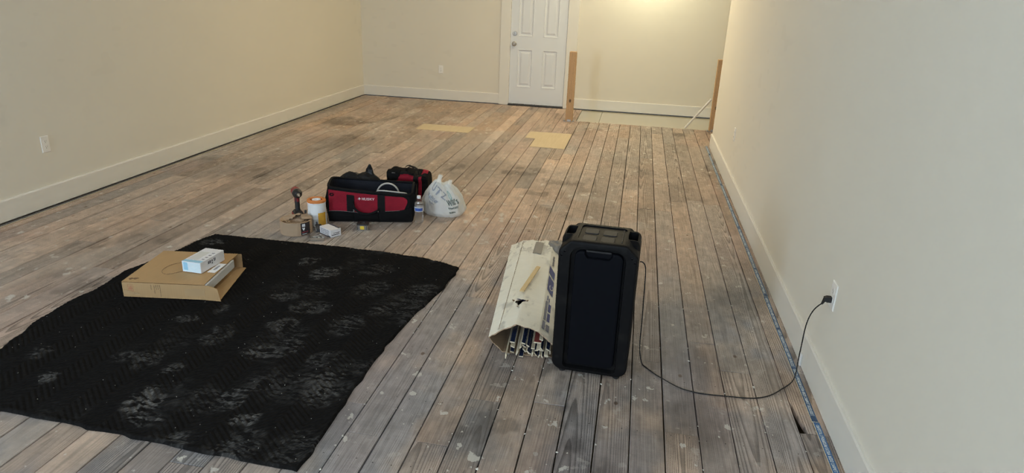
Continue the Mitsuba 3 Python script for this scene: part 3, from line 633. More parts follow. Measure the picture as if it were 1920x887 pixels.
# white product box on the carton
W0, WY = np.array([-3.176, -6.815, zt + 0.0025]), math.radians(-2.0)
wx, wy = np.array([math.cos(WY), math.sin(WY), 0]), np.array([-math.sin(WY), math.cos(WY), 0]); wl, wd, wh = 0.113, 0.205, 0.060
add('white_carton', xf(cbox(0, wl, 0, wd, 0, wh, 0.0012), W0, WY), 'mat_carton_white')
lab('white_carton', 'long white printed carton with a light blue end, lying on the flat cardboard carton', 'box')
k = add('white_carton__blue_end', onto(box(0.003, wl - 0.003, 0.003, wh - 0.003, 0, 0.0005), W0, wx, (0, 0, 1), -wy), 'mat_carton_pale_blue'); lab(k, 'pale blue printed end')
k = add('white_carton__blue_end__panel', onto(box(0.010, 0.034, 0.012, wh - 0.004, 0.0005, 0.0009), W0, wx, (0, 0, 1), -wy), 'mat_carton_sky')
r = np.random.default_rng(11); tl = []
for i, zz in enumerate(np.arange(0.010, 0.054, 0.0062)):
    xx = 0.040
    while xx < 0.106: w = r.uniform(0.004, 0.014); tl.append((xx, zz, min(xx + w, 0.107), zz + 0.0022)); xx += w + 0.0022
k = add('white_carton__blue_end__printed_text', onto(bars2(tl), W0 - wy * 0.0006, wx, (0, 0, 1), -wy), 'mat_white_bright'); lab(k, 'fine white print', kind='stuff')
k = add('white_carton__top_band', onto(bars2([(0.002, 0.002, wl - 0.002, 0.030)]), W0 + [0, 0, wh], wx, wy, (0, 0, 1)), 'mat_carton_sky'); lab(k, 'light blue band on the top')
k = add('white_carton__top_picture', onto(bars2([(0.010, 0.036, 0.068, 0.150)]), W0 + [0, 0, wh], wx, wy, (0, 0, 1)), 'mat_print_white'); lab(k, 'grey picture on the top')
k = add('white_carton__top_icons', onto(bars2([(0.085, 0.046 + 0.03 * i, 0.101, 0.058 + 0.03 * i) for i in range(4)]), W0 + [0, 0, wh], wx, wy, (0, 0, 1)), 'mat_ink_soft'); lab(k, 'four grey icons in a row on the top', kind='stuff')
ic = bars2([(0.062, 0.030, 0.071, 0.046), (0.075, 0.030, 0.086, 0.046), (0.092, 0.022, 0.103, 0.031), (0.093, 0.035, 0.102, 0.045), (0.112, 0.030, 0.118, 0.048), (0.121, 0.032, 0.127, 0.046)])
k = add('white_carton__side_icons', onto(ic, W0 + wx * (wl + 0.0001), wy, (0, 0, 1), wx), 'mat_ink'); lab(k, 'dark icons on the long side', kind='stuff')

# ------------------------------------------------------------------ portable loudspeaker
SO, SY = np.array([-0.9655, -7.166, 0.0]), math.radians(-2.6)
def S(m): return xf(m, SO, SY)
hw, dp, zt0 = 0.166, 0.252, 0.631
def rnd(p, rr, q=5): return Polygon(p).buffer(-rr, join_style=1).buffer(rr, quad_segs=q)
sil = rnd([(-hw, 0.2), (hw, 0.2), (hw, 0.583), (0.118, zt0), (-0.118, zt0), (-hw, 0.583)], 0.026).union(rrect(-hw, hw, 0.013, 0.4, 0.048, 8)).union(sbox(-hw, 0.19, hw, 0.45))
def ringpts(poly, y): return np.array([(x, y, z) for x, z in poly.exterior.coords[:-1]])
body = hull(np.vstack([ringpts(sil.buffer(-0.012), 0), ringpts(sil.buffer(-0.0045), 0.0035), ringpts(sil, 0.012), ringpts(sil, dp - 0.012), ringpts(sil.buffer(-0.012), dp)]))
rear = rnd([(-hw + 0.001, 0.3), (hw - 0.001, 0.3), (hw - 0.001, 0.628), (-hw + 0.001, 0.628)], 0.026)
rearm = hull(np.vstack([ringpts(rear.buffer(-0.010), 0.075), ringpts(rear, 0.092), ringpts(rear, 0.212), ringpts(rear.buffer(-0.010), 0.230)]))
b = mani(body) + mani(rearm)
for s in (-1, 1):
    x0, x1 = sorted((s * 0.112, s * 0.1525)); b -= mani(rbox(x0, x1, 0.096, 0.200, 0.480, 0.72, 0.012))
rec = Polygon(rrect(-0.113, 0.113, 0.032, 0.602, 0.045, 6))
rec = rrect(-0.113, 0.113, 0.036, 0.602, 0.045, 6).union(rrect(-0.113, 0.113, 0.036, 0.3, 0.014))
b -= mani(hull(np.vstack([ringpts(rec.buffer(0.004), -0.001), ringpts(rec, 0.005), ringpts(rec, 0.026)])))
deck = rrect(-0.094, 0.102, 0.030, 0.222, 0.02)
b -= mani(ext(deck, 0.05, zt0 - 0.0055))
for sx, zz in ((-0.139, 0.580), (0.139, 0.580), (-0.153, 0.562), (0.153, 0.562)): b -= mani(hull(np.array([(sx + 0.0045 * math.cos(a), y, zz + 0.0045 * math.sin(a)) for a in np.arange(12) * math.pi / 6 for y in (-0.02, 0.02)])))
add('portable_speaker', S(tri(b)), 'mat_speaker', 28)
lab('portable_speaker', 'tall black portable speaker with side handles standing on the plank floor beside the long carton', 'speaker')
pan = rrect(-0.098, 0.106, 0.048, 0.588, 0.030, 6)
pm = mani(hull(np.vstack([ringpts(pan.buffer(-0.010), 0.0065), ringpts(pan.buffer(-0.003), 0.009), ringpts(pan, 0.017), ringpts(pan, 0.027)])))
slot = rnd([(-0.057, 0.62), (-0.057, 0.574), (-0.045, 0.557), (0.048, 0.557), (0.060, 0.574), (0.060, 0.62)], 0.006)
pm -= mani(hull(np.vstack([ringpts(slot.buffer(0.002), 0.0), ringpts(slot, 0.010), ringpts(slot.buffer(-0.004), 0.022)])))
k = add('portable_speaker__front_panel', S(tri(pm)), 'mat_speaker_panel', 28); lab(k, 'smooth bluish black front panel with a grip slot')
add('portable_speaker__front_panel__grip_bar', S(rbox(-0.052, 0.055, 0.0075, 0.017, 0.584, 0.5935, 0.004, 6)), 'mat_black_rubber')
for (px, py) in ((-0.045, 0.155), (0.034, 0.151), (-0.046, 0.064), (0.030, 0.063)):
    q = rrect(px - 0.030, px + 0.030, py - 0.033, py + 0.033, 0.011); q2 = q.buffer(-0.003)
    pad = hull(np.vstack([np.c_[np.array(q.exterior.coords)[:, :2], np.full(len(q.exterior.coords), zt0 - 0.0055)], np.c_[np.array(q.exterior.coords)[:, :2], np.full(len(q.exterior.coords), zt0 - 0.0035)], np.c_[np.array(q2.exterior.coords)[:, :2], np.full(len(q2.exterior.coords), zt0 - 0.0018)]]))
    k = add('portable_speaker__top_pad', S(pad), 'mat_speaker_pad')
add('portable_speaker__top_ridge', S(cbox(0.086, 0.0925, 0.045, 0.208, zt0 - 0.0056, zt0 - 0.001, 0.002)), 'mat_speaker_pad')
for sx in (-0.118, 0.122):
    for sy in (0.03, 0.220):
        add('portable_speaker__foot', S(lathe([(0, 0.0), (0.013, 0.0), (0.016, 0.004), (0.017, 0.016), (0, 0.018)], 20, (sx, sy, 0.0004))), 'mat_black_rubber')
for sx, zz in ((-0.139, 0.580), (0.139, 0.580), (-0.153, 0.562), (0.153, 0.562)):
    add('portable_speaker__screw', S(lathe_y([(0, 0.0), (0.0035, 0), (0.003, 0.002), (0, 0.002)], (sx, 0.012, zz), 10)), 'mat_screw')

# power cord: out of the speaker's side, down to the floor, along it and up to the plug
cord = spline([(-0.7872, -6.985, 0.500), (-0.772, -6.975, 0.492), (-0.757, -6.965, 0.430), (-0.752, -6.955, 0.30), (-0.748, -6.96, 0.16), (-0.742, -6.98, 0.05), (-0.728, -7.00, 0.006), (-0.66, -7.085, 0.0032), (-0.56, -7.165, 0.0032), (-0.47, -7.185, 0.0032),
               (-0.36, -7.180, 0.0032), (-0.25, -7.165, 0.0032), (-0.185, -7.130, 0.0045), (-0.115, -7.055, 0.006), (-0.060, -6.985, 0.022), (-0.050, -6.955, 0.080), (-0.050, -6.955, 0.19), (-0.052, -6.97, 0.29), (-0.040, -6.990, 0.365), (-0.0215, -7.012, 0.406)], 240)
cord[:, 2] = np.maximum(cord[:, 2], np.where(cord[:, 0] > -0.055, 0.0095, 0.0030))
add('power_cord', tube(cord, 0.0025, 8), 'mat_black_rubber', True)
lab('power_cord', 'black power cord running from the speaker over the floor up to the right wall outlet', 'cord')
pg = cat(hull(np.vstack([np.array([(x, y, z) for x in (0.0088, -0.010) for y in (-7.033, -7.011) for z in (0.422, 0.445)]), np.array([(-0.021, y, z) for y in (-7.029, -7.014) for z in (0.426, 0.441)])])),
         hull(np.array([(x, y, 0.432) for x in (-0.021, -0.010) for y in (-7.028, -7.013)] + [(x, y, 0.404) for x in (-0.025, -0.018) for y in (-7.015, -7.009)])))
k = add('power_cord__plug', pg, 'mat_black_rubber'); lab(k, 'right angled black plug')

# ------------------------------------------------------------------ long crushed carton full of tack strip offcuts
secN = np.array([(-0.085, 0.004), (-0.120, 0.034), (-0.152, 0.077), (-0.108, 0.108), (-0.026, 0.150), (0.082, 0.127), (0.128, 0.098), (0.158, 0.070), (0.160, 0.010), (0.10, 0.004)])
secF = np.array([(-0.090, 0.004), (-0.130, 0.030), (-0.178, 0.072), (-0.100, 0.116), (-0.010, 0.128), (0.085, 0.122), (0.120, 0.092), (0.150, 0.066), (0.156, 0.010), (0.10, 0.004)])
NS, NL = 12, 110
tt = np.linspace(0, 1, NL)
def sect(t, off=0.0):
    s = secN * (1 - t) + secF * t
    if off: s = np.array(Polygon(s).buffer(-off, join_style=2, mitre_limit=3).exterior.coords)[:-1] if False else s - off * np.array([[np.sign(x) * 0.7, (1 if z > 0.05 else -1) * 0.7] for x, z in s])
    q = []
    for i in range(len(s)):
        a, bb = s[i], s[(i + 1) % len(s)]
        for w in np.arange(NS) / NS: q.append(a * (1 - w) + bb * w)
    return np.array(q)
def axis(t): return np.array([-1.288 - 0.092 * t, -7.055 + 1.205 * t])
def boxrows(off, y_shift=0.0, amp=0.0022):
    rows = []
    for t in tt:
        q = sect(t, off); c = axis(t); n = len(q)
        wob = meshkit.noise(np.c_[q[:, 0] * 26, q[:, 1] * 26, np.full(n, t * 16)], 3) - 0.5
        rag = (meshkit.fbm(np.c_[q[:, 0] * 60, q[:, 1] * 60, np.zeros(n)], 3, 5) - 0.5) * 0.022 * max(0, 1 - t * 30) + (meshkit.fbm(np.c_[q[:, 0] * 40, q[:, 1] * 40, np.ones(n)], 3, 8) - 0.5) * 0.07 * max(0, 1 - (1 - t) * 18)
        bul = 0.016 * np.clip((q[:, 1] - 0.09) / 0.05, 0, 1) * max(0, 1 - t * 25)
        rows.append(np.c_[c[0] + q[:, 0], c[1] + rag + bul, np.maximum(q[:, 1] + amp * wob * (q[:, 1] > 0.02), 0.003 if off == 0 else 0.006)])
    return np.array(rows)
outer, inner = boxrows(0.0), boxrows(0.005)
n_ring = outer.shape[1]
def side(i): return i // NS       # which facet of the section a column belongs to
def keep(fac_cols, rows3, hole=True):
    m = grid(rows3, True); f = np.asarray(m.faces); i = f.min(axis=1) // n_ring
    cols = np.array([np.bincount(x % n_ring % n_ring, minlength=1).argmax() if False else x for x in f[:, 0] % n_ring])
    nq = (len(rows3) - 1) * n_ring; quad = np.arange(len(f)) % nq; col = quad % n_ring; rr = quad // n_ring
    ok = np.isin(col // NS, fac_cols)
    if hole:
        ctr = np.asarray(m.vertices)[f].mean(1)
        hx, hy = ctr[:, 0] + 1.342, ctr[:, 1] + 6.775
        inside = (np.abs(hx) < 0.030 * np.clip((hy + 0.05) / 0.07, 0.12, 1)) & (hy > -0.055) & (hy < 0.022) & (ctr[:, 2] > 0.09)
        ok &= ~inside
    return trimesh.Trimesh(m.vertices, f[ok], process=False)
def clean(m): m.remove_unreferenced_vertices(); return m
pale = clean(keep([2, 3, 4], outer)); add('long_carton', pale, 'mat_card_pale', 30)
lab('long_carton', 'long battered pale cardboard carton stuffed with tack strips, beside the black speaker', 'box')
k = add('long_carton__printed_side', clean(keep([5, 6, 7], outer)), 'mat_card_pale', 30); lab(k, 'right side with blue print')
k = add('long_carton__inside', clean(keep(list(range(10)), inner)), 'mat_card_inside', 30); lab(k, 'brown inside of the carton')
k = add('long_carton__bottom', clean(keep([0, 1, 8, 9], outer, False)), 'mat_card_inside', 30); lab(k, 'brown underside curling up at the left')
rim = np.array([outer[0], inner[0]]); add('long_carton__torn_rim', grid(rim, True), 'mat_kraft')
# crease line on the top left, folded edge
cr = np.array([[axis(t)[0] + (secN[3] * (1 - t) + secF[3] * t)[0], axis(t)[1], (secN[3] * (1 - t) + secF[3] * t)[1] + 0.0012] for t in np.linspace(0.02, 0.97, 40)])
k = add('long_carton__crease', tube(cr, 0.0011, 5), 'mat_card_inside'); lab(k, 'dark fold line along the top')
# torn flaps round the hole
def leaf(o, d, L, w, lift, m, key='long_carton__torn_flap'):
    o, d = np.array(o), np.array(d) / np.linalg.norm(d); s = np.array([-d[1], d[0], 0]); P = []
    for a in np.linspace(0, 1, 7): P.append([o + d * L * a + s * w * b * (1 - 0.75 * a) + [0, 0, lift * a ** 1.5] for b in (-1, -0.3, 0.3, 1)])
    P = np.array(P); g = cat(grid(P), grid((P - [0, 0, 0.002])[::-1])); return add(key, g, m, True)
leaf((-1.342, -6.758, 0.142), (0.1, 1, 0), 0.030, 0.022, -0.012, 'mat_print_navy')
leaf((-1.340, -6.822, 0.138), (0.1, -1, 0), 0.034, 0.012, 0.012, 'mat_card_inside')
leaf((-1.372, -6.775, 0.140), (-1, 0.3, 0), 0.010, 0.008, 0.004, 'mat_card_inside')
leaf((-1.312, -6.765, 0.142), (1, 0.4, 0), 0.010, 0.008, 0.004, 'mat_card_inside')
# duct tape patch and the crumpled far end
def surf_top(t, w):        # point on the top of the long carton: t along, w from facet 3 (0) to 5 (2)
    s = secN * (1 - t) + secF * t; i = 3 + int(min(w, 1.999)); f = w - int(min(w, 1.999)); p = s[i] * (1 - f) + s[i + 1] * f; c = axis(t)
    return np.array([c[0] + p[0], c[1], p[1]])
tp = np.array([[surf_top(t, w + 0.25 * (t - 0.9)) + [0, 0, 0.0035] for w in np.linspace(0.90, 1.42, 7)] for t in np.linspace(0.80, 0.965, 9)])
k = add('long_carton__duct_tape', cat(grid(tp), grid((tp - [0, 0, 0.0008])[::-1])), 'mat_duct_tape', True); lab(k, 'grey duct tape patch near the far end')
cr2 = trimesh.creation.icosphere(4, 1.0); v = cr2.vertices
v = v * [0.075, 0.075, 0.062] * (0.72 + 0.7 * meshkit.fbm(v * 2.6 + 3, 3, 2)[:, None]); v = v + [-1.262, -5.885, 0.078]
k = add('long_carton__torn_end', trimesh.Trimesh(v, cr2.faces, process=False), 'mat_duct_tape', 25); lab(k, 'crumpled grey taped corner at the far end')
# print on the right side facet
def on_side(t, w):        # w: 0 at the top right corner edge .. 2 further down
    s = secN * (1 - t) + secF * t; i = 5 + int(min(w, 1.999)); f = w - int(min(w, 1.999)); p = s[i] * (1 - f) + s[i + 1] * f; c = axis(t)
    return np.array([c[0] + p[0] + 0.0022, c[1], p[1] + 0.0032])
def side_patch(t0, t1, w0, w1, m, key, skew=0.0):
    P = np.array([[on_side(t + skew * (w - w0), w) for w in np.linspace(w0, w1, 4)] for t in np.linspace(t0, t1, 8)])
    return add('long_carton__' + key, cat(grid(P), grid((P - [0.0004, 0, 0.0006])[::-1])), m)
for a in ((0.60, 0.68, 0.1, 0.9, -0.06), (0.42, 0.57, 0.15, 0.9, -0.06)): lab(side_patch(*a[:4], 'mat_print_navy', 'printed_block', a[4]), 'slanting blue printed block')
for a in ((0.13, 0.20, 0.55, 0.85), (0.215, 0.285, 0.55, 0.85)): lab(side_patch(*a, 'mat_print_navy', 'printed_block'), 'small blue printed block')
for a in ((0.05, 0.115, 0.15, 0.45), (0.05, 0.10, 0.55, 0.9), (0.13, 0.30, 0.2, 0.45)): side_patch(*a, 'mat_print_grey', 'printed_panel')
r = np.random.default_rng(8)
def side_bars(t0, w0, n, h, m, gap=0.35):
    out, x = [], 0.0
    for _ in range(n):
        w = h * r.uniform(0.35, 0.75); out.append((x, -h * r.uniform(0.0, 0.15), x + w, h)); x += w + h * gap
    tm = bars2(out); v = np.asarray(tm.vertices); P = [on_side(t0 + a / 1.2, w0 - b_ / 0.055) + np.array([0.5, 0, 0.8]) * (z + 0.0004) for a, b_, z in v]
    k = add('long_carton__printed_letters', trimesh.Trimesh(P, tm.faces, process=False), m); lab(k, 'row of small worn printed letters', kind='stuff')
side_bars(0.70, 0.62, 12, 0.014, 'mat_ink'); side_bars(0.31, 0.42, 9, 0.007, 'mat_print_navy'); side_bars(0.29, 0.62, 11, 0.006, 'mat_print_navy')
P = []
for a in np.linspace(0.5, 5.6, 26): P.append([on_side(0.475 - 0.025 + (0.030 + dd) * math.cos(a) * 0.8, 0.62 + (0.22 + dd * 8) * math.sin(a)) + [0.0007, 0, 0.001] for dd in (-0.005, 0.005)])
k = add('long_carton__printed_ring', grid(np.array(P)), 'mat_print_white'); lab(k, 'white round letter on the blue block')
# tack strips inside: each end as it shows in the mouth of the carton (x, z of the two edges of its cross-section)
ENDS = [(-1.338, .064, -1.315, .062), (-1.332, .046, -1.313, .040), (-1.335, .016, -1.316, .011), (-1.296, .034, -1.305, .012), (-1.282, .070, -1.263, .064), (-1.278, .050, -1.262, .039), (-1.292, .042, -1.284, .052),
        (-1.289, .008, -1.269, .009), (-1.274, .030, -1.260, .015), (-1.258, .061, -1.244, .051), (-1.252, .040, -1.238, .026), (-1.237, .046, -1.220, .045), (-1.252, .010, -1.236, .009), (-1.229, .034, -1.232, .012),
        (-1.222, .031, -1.203, .040), (-1.220, .024, -1.208, .008), (-1.211, .047, -1.193, .058), (-1.190, .066, -1.180, .051), (-1.199, .034, -1.179, .035), (-1.196, .025, -1.203, .009), (-1.225, .084, -1.190, .084),
        (-1.200, .098, -1.183, .094), (-1.166, .058, -1.150, .050), (-1.173, .032, -1.155, .035), (-1.183, .024, -1.177, .010), (-1.172, .016, -1.154, .018), (-1.147, .040, -1.145, .022)]
r = np.random.default_rng(21)
where_s = ['left of the pile', 'middle of the pile', 'right of the pile, next to the speaker']
for i, (xa, za, xb, zb) in enumerate(ENDS):
    red = i == 20; th2 = 0.0062
    a, bq = np.array([xa, za + 0.003]), np.array([xb, zb + 0.003]); d = bq - a; L = np.linalg.norm(d); d /= L; nrm = np.array([-d[1], d[0]])
    if nrm[1] < 0: nrm = -nrm
    yf = -7.075 + r.uniform(-0.015, 0.025); yl = 1.10 if i % 3 else 1.0; sh = np.array([-0.075 * yl, yl])
    c4 = [a, bq, bq - nrm * th2, a - nrm * th2]
    v = np.array([[q[0], yf, max(q[1] + 0.002, 0.0088)] for q in c4] + [[q[0] + sh[0], yf + sh[1], min(max(q[1] * 0.9 + 0.002, 0.0088), 0.10)] for q in c4])
    t = f'tack_strip_offcut_{i:03d}' if i else 'tack_strip_offcut'
    add(t, hull(v), 'mat_strip_wood')
    lab(t, 'tack strip offcut with red printed face in the mouth of the long carton' if red else 'pale wooden tack strip offcut with navy printed face sticking out of the long carton', 'tack strip', None if red else 'tack strip offcuts in the long carton')
    if red: del_group = labels[t]
    e = nrm * 0.0005; pv = np.array([[q[0] + e[0], y, max(q[1] + 0.002, 0.0088) + e[1]] for q, y in ((a + d * 0.001, yf + 0.001), (bq - d * 0.001, yf + 0.001))] + [[q[0] + e[0] + sh[0], yf + sh[1], max(q[1] * 0.9 + 0.002, 0.0088) + e[1]] for q in (bq, a)])
    pv = np.vstack([pv, pv - np.r_[e[0], 0, e[1]][None] * 0.6])
    if i % 5 not in (1, 3): add(t + '__printed_face', hull(pv), 'mat_red_print' if red else 'mat_navy_print')
# the one that slid out furthest, standing on edge at the left
t = 'tack_strip_offcut_050'
v = np.array([(-1.348, -7.118, 0.0095), (-1.342, -7.118, 0.0095), (-1.348, -7.112, 0.0315), (-1.342, -7.112, 0.0315), (-1.412, -6.25, 0.022), (-1.406, -6.25, 0.022), (-1.412, -6.25, 0.044), (-1.406, -6.25, 0.044)])
add(t, hull(v), 'mat_strip_wood'); lab(t, 'tack strip standing on edge, slid out furthest at the left of the long carton', 'tack strip')
# loose wooden stick lying on the carton
st0, st1 = np.array([-1.350, -6.69, 0.1535]), np.array([-1.316, -6.33, 0.1465]); d = st1 - st0; L = np.linalg.norm(d)
m = cbox(0, L, -0.0115, 0.0115, 0, 0.006, 0.001); a = math.atan2(d[1], d[0])
R = np.eye(3); pt = math.asin(d[2] / L); R = np.array([[math.cos(pt), 0, -math.sin(pt)], [0, 1, 0], [math.sin(pt), 0, math.cos(pt)]])
add('wooden_stick', xf(m, st0, a, R), 'mat_stick'); lab('wooden_stick', 'short flat wooden stick lying on top of the long pale carton', 'stick')

# ------------------------------------------------------------------ large open tool bag
BO, BY = np.array([-2.930, -5.553, 0.001]), math.radians(14.66)
ub, vb = np.array([math.cos(BY), math.sin(BY), 0]), np.array([-math.sin(BY), math.cos(BY), 0])
BL, BD = 0.592, 0.265
def Bg(m): return xf(m, BO, BY)
def bag_ring(o, n=160):
    """plan of the bag: rounded rectangle, counter-clockwise from the front left, offset inwards by o; also the position along it"""
    p = rrect(0, BL, 0, BD, 0.035, 8).buffer(-o, join_style=1) if o else rrect(0, BL, 0, BD, 0.035, 8)
    L = p.exterior; q = np.array([L.interpolate(t, normalized=True).coords[0] for t in np.arange(n) / n]); return q
def rim_z(s, t):
    front = 0.250 - 0.052 * np.clip(s / BL, 0, 1) ** 0.9 - 0.006 * np.sin(np.pi * np.clip(s / BL, 0, 1))
    back = 0.248 - 0.030 * np.clip(s / BL, 0, 1)
    ends = 0.03 * np.exp(-((s - BL) / 0.05) ** 2) * np.sin(np.pi * np.clip(t / BD, 0, 1)) + 0.020 * np.exp(-(s / 0.06) ** 2) * np.sin(np.pi * np.clip(t / BD, 0, 1))
    w = np.clip(t / BD, 0, 1); return front * (1 - w) + back * w + ends
def bag_wall(o, zlo, n=160, m=26, key=0):
    q = bag_ring(o, n); s, t = q[:, 0], q[:, 1]; top = rim_z(s, t); P = []
    nx = np.where(t < 0.02, 0, np.where(t > BD - 0.02, 0, np.where(s < BL / 2, -1.0, 1.0))); ny = np.where(t < 0.02, -1.0, np.where(t > BD - 0.02, 1.0, 0))
    for a in np.linspace(0, 1, m):
        z = zlo + (top - zlo) * a
        bul = 0.010 * math.sin(math.pi * a) + 0.012 * (meshkit.noise(np.c_[s * 9, t * 9, z * 10], 5) - 0.5) * math.sin(math.pi * min(1, a * 1.3))
        lean = np.where(nx < 0, 0.030 * np.sin(np.pi * np.clip(t / BD, 0, 1)) * np.exp(-((a - 0.45) / 0.35) ** 2), np.where(nx > 0, 0.018 * a, 0))
        P.append(np.c_[s + nx * (bul + lean), t + ny * bul, z])
    return np.array(P)
Wo, Wi = bag_wall(0, 0.0), bag_wall(0.008, 0.0)
add('large_tool_bag', Bg(grid(Wo, True)), 'mat_black_cloth', True)
lab('large_tool_bag', 'large open red and black tool bag with webbing straps, standing on the plank floor', 'tool bag')
inn = grid(Wi, True); inn.invert()
k = add('large_tool_bag__lining', Bg(inn), 'mat_bag_lining', True); lab(k, 'dark blue grey lining')
q = bag_ring(0.004, 160)
add('large_tool_bag__rim_binding', Bg(tube(np.vstack([np.c_[q, rim_z(q[:, 0], q[:, 1]) + 0.001], [[*q[0], rim_z(q[0, 0], q[0, 1]) + 0.001]]]) + np.r_[0, 0, 0], 0.0085, 8)), 'mat_webbing', True)
k = add('large_tool_bag__base', Bg(ext(rrect(0.004, BL - 0.004, 0.004, BD - 0.004, 0.034), 0.006, 0.0)), 'mat_black_cloth')
inner_mass = trimesh.creation.icosphere(4, 1.0); v = inner_mass.vertices * [0.265, 0.105, 0.066] * (0.8 + 0.5 * meshkit.fbm(inner_mass.vertices * 2.4, 3, 6)[:, None]); v = v + [BL / 2, BD / 2, 0.066]
k = add('large_tool_bag__contents', Bg(trimesh.Trimesh(v, inner_mass.faces, process=False)), 'mat_black_cloth', True); lab(k, 'dark jumble of gear inside the bag', kind='stuff')
def front_y(s, z):
    a = z / rim_z(np.array(s), np.array(0.0)); return -(0.010 * np.sin(np.pi * np.clip(a, 0, 1)) + 0.012 * (meshkit.noise(np.stack([np.asarray(s) * 9, np.asarray(s) * 0, np.asarray(z) * 10], -1), 5) - 0.5) * np.sin(np.pi * np.minimum(1, a * 1.3)))
def front_sheet(s0, s1, zlo, zhi, off, n=30, m=16, bulge=0.0, th=0.0015):
    """cloth panel sewn on the front; zlo, zhi: functions of s"""
    ss = np.linspace(s0, s1, n); P = []
    for a in np.linspace(0, 1, m):
        z = np.array([zlo(x) + (zhi(x) - zlo(x)) * a for x in ss])
        P.append(np.c_[ss, front_y(ss, z) - off - bulge * math.sin(math.pi * a) * np.sin(np.pi * np.linspace(0, 1, n)) ** 0.5, z])
    P = np.array(P); Q = P + [0, th, 0]
    return cat(grid(P), grid(Q[::-1]), grid(np.array([Q[0], P[0]])), grid(np.array([P[-1], Q[-1]])))
top_f = lambda s: float(rim_z(np.array(s), np.array(0.0))) - 0.012
wavy = lambda s: 0.080 + 0.004 * math.sin(s * 22) - 0.012 * math.exp(-((s - 0.27) / 0.06) ** 2)
k = add('large_tool_bag__front_panel', Bg(front_sheet(0.010, 0.352, lambda s: 0.07, top_f, 0.0035, 50)), 'mat_red_cloth', True); lab(k, 'red front panel')
k = add('large_tool_bag__front_panel', Bg(front_sheet(0.398, 0.556, lambda s: 0.07 + 0.08 * max(0, (s - 0.50) / 0.056) ** 2, lambda s: top_f(s) - 0.002 - 0.02 * max(0, (s - 0.52) / 0.036) ** 2, 0.0035, 30)), 'mat_red_cloth', True); lab(k, 'red front panel at the right')
for a, b_, f in ((0.004, 0.178, wavy), (0.180, 0.352, wavy), (0.354, 0.588, lambda s: 0.084 + 0.03 * max(0, (s - 0.42) / 0.16) ** 2)):
    k = add('large_tool_bag__front_pocket', Bg(front_sheet(a, b_, lambda s: 0.003, f, 0.0065, 30, 12, 0.010)), 'mat_black_cloth', True); lab(k, 'black front pocket')
add('large_tool_bag__pocket_piping', Bg(tube(np.array([[s, front_y(s, wavy(s)) - 0.009, wavy(s) + 0.001] for s in np.linspace(0.006, 0.350, 60)]), 0.0016, 6)), 'mat_piping', True)
add('large_tool_bag__pocket_piping', Bg(tube(np.array([[s, front_y(s, 0.09) - 0.009, 0.085 + 0.03 * max(0, (s - 0.42) / 0.16) ** 2] for s in np.linspace(0.400, 0.50, 30)]), 0.0014, 6)), 'mat_piping', True)
for a, b_ in ((0.135, 0.186), (0.348, 0.399)):
    k = add('large_tool_bag__strap', Bg(front_sheet(a, b_, lambda s: 0.075, lambda s: top_f(s) + (0.004 if s > 0.3 else -0.018), 0.0085, 8, 14)), 'mat_webbing', True)
hp = np.array([(0.180, 0, 0.150), (0.190, 0, 0.116), (0.215, 0, 0.090), (0.250, 0, 0.074), (0.290, 0, 0.072), (0.330, 0, 0.085), (0.355, 0, 0.098)])
hp = spline(hp, 40); hp[:, 1] = front_y(hp[:, 0], hp[:, 2]) - 0.022 - 0.014 * np.sin(np.linspace(0, np.pi, 40)); hp[0, 1] += 0.012; hp[-1, 1] += 0.012
k = add('large_tool_bag__handle', Bg(tube(hp, 0.0075, 8)), 'mat_webbing', True); lab(k, 'black carrying handle hanging down in front')
for s in (0.183, 0.352):
    add('large_tool_bag__buckle', Bg(cbox(s - 0.004, s + 0.004, -0.034, -0.028, 0.082, 0.100, 0.001)), 'mat_piping')
hk = np.array([(0.032 + 0.011 * math.cos(a), -0.016, 0.203 + 0.009 * math.sin(a)) for a in np.linspace(0.6, 6.6, 24)])
k = add('large_tool_bag__ring', Bg(tube(hk, 0.0035, 6)), 'mat_webbing', True); lab(k, 'small black plastic ring')
lt = text('HUSKY', 0.0170, 0.0006, True, width=0.088)
def on_front(m, s0, z0, off=0.0048, ang=0.0):
    v = np.asarray(m.vertices).copy(); c, sn = math.cos(ang), math.sin(ang); v[:, :2] = v[:, :2] @ np.array([[c, sn], [-sn, c]])
    s, z = s0 + v[:, 0], z0 + v[:, 1]; return trimesh.Trimesh(np.c_[s, front_y(s, z) - off - v[:, 2], z], np.asarray(m.faces)[:, ::-1], process=False)
def fine(m, L=0.006):
    v, f = trimesh.remesh.subdivide_to_size(m.vertices, m.faces, L); return trimesh.Trimesh(v, f, process=False)
k = add('large_tool_bag__lettering', Bg(on_front(fine(lt), 0.236, 0.1640, 0.0050, -0.03)), 'mat_print_bag'); lab(k, 'white lettering', kind='stuff')
em = cat(*[ext(Polygon(p), 0.0006) for p in (((0, 0.006), (0.010, 0.010), (0.008, 0.005), (0.010, 0.0)), ((0.009, 0.012), (0.013, 0.019), (0.016, 0.012), (0.0235, 0.009), (0.017, 0.003), (0.012, 0.005)), ((0.011, 0.001), (0.019, -0.001), (0.015, -0.004)))])
k = add('large_tool_bag__emblem', Bg(on_front(fine(em), 0.209, 0.1665, 0.0050, -0.03)), 'mat_print_bag'); lab(k, 'white dog head emblem', kind='stuff')
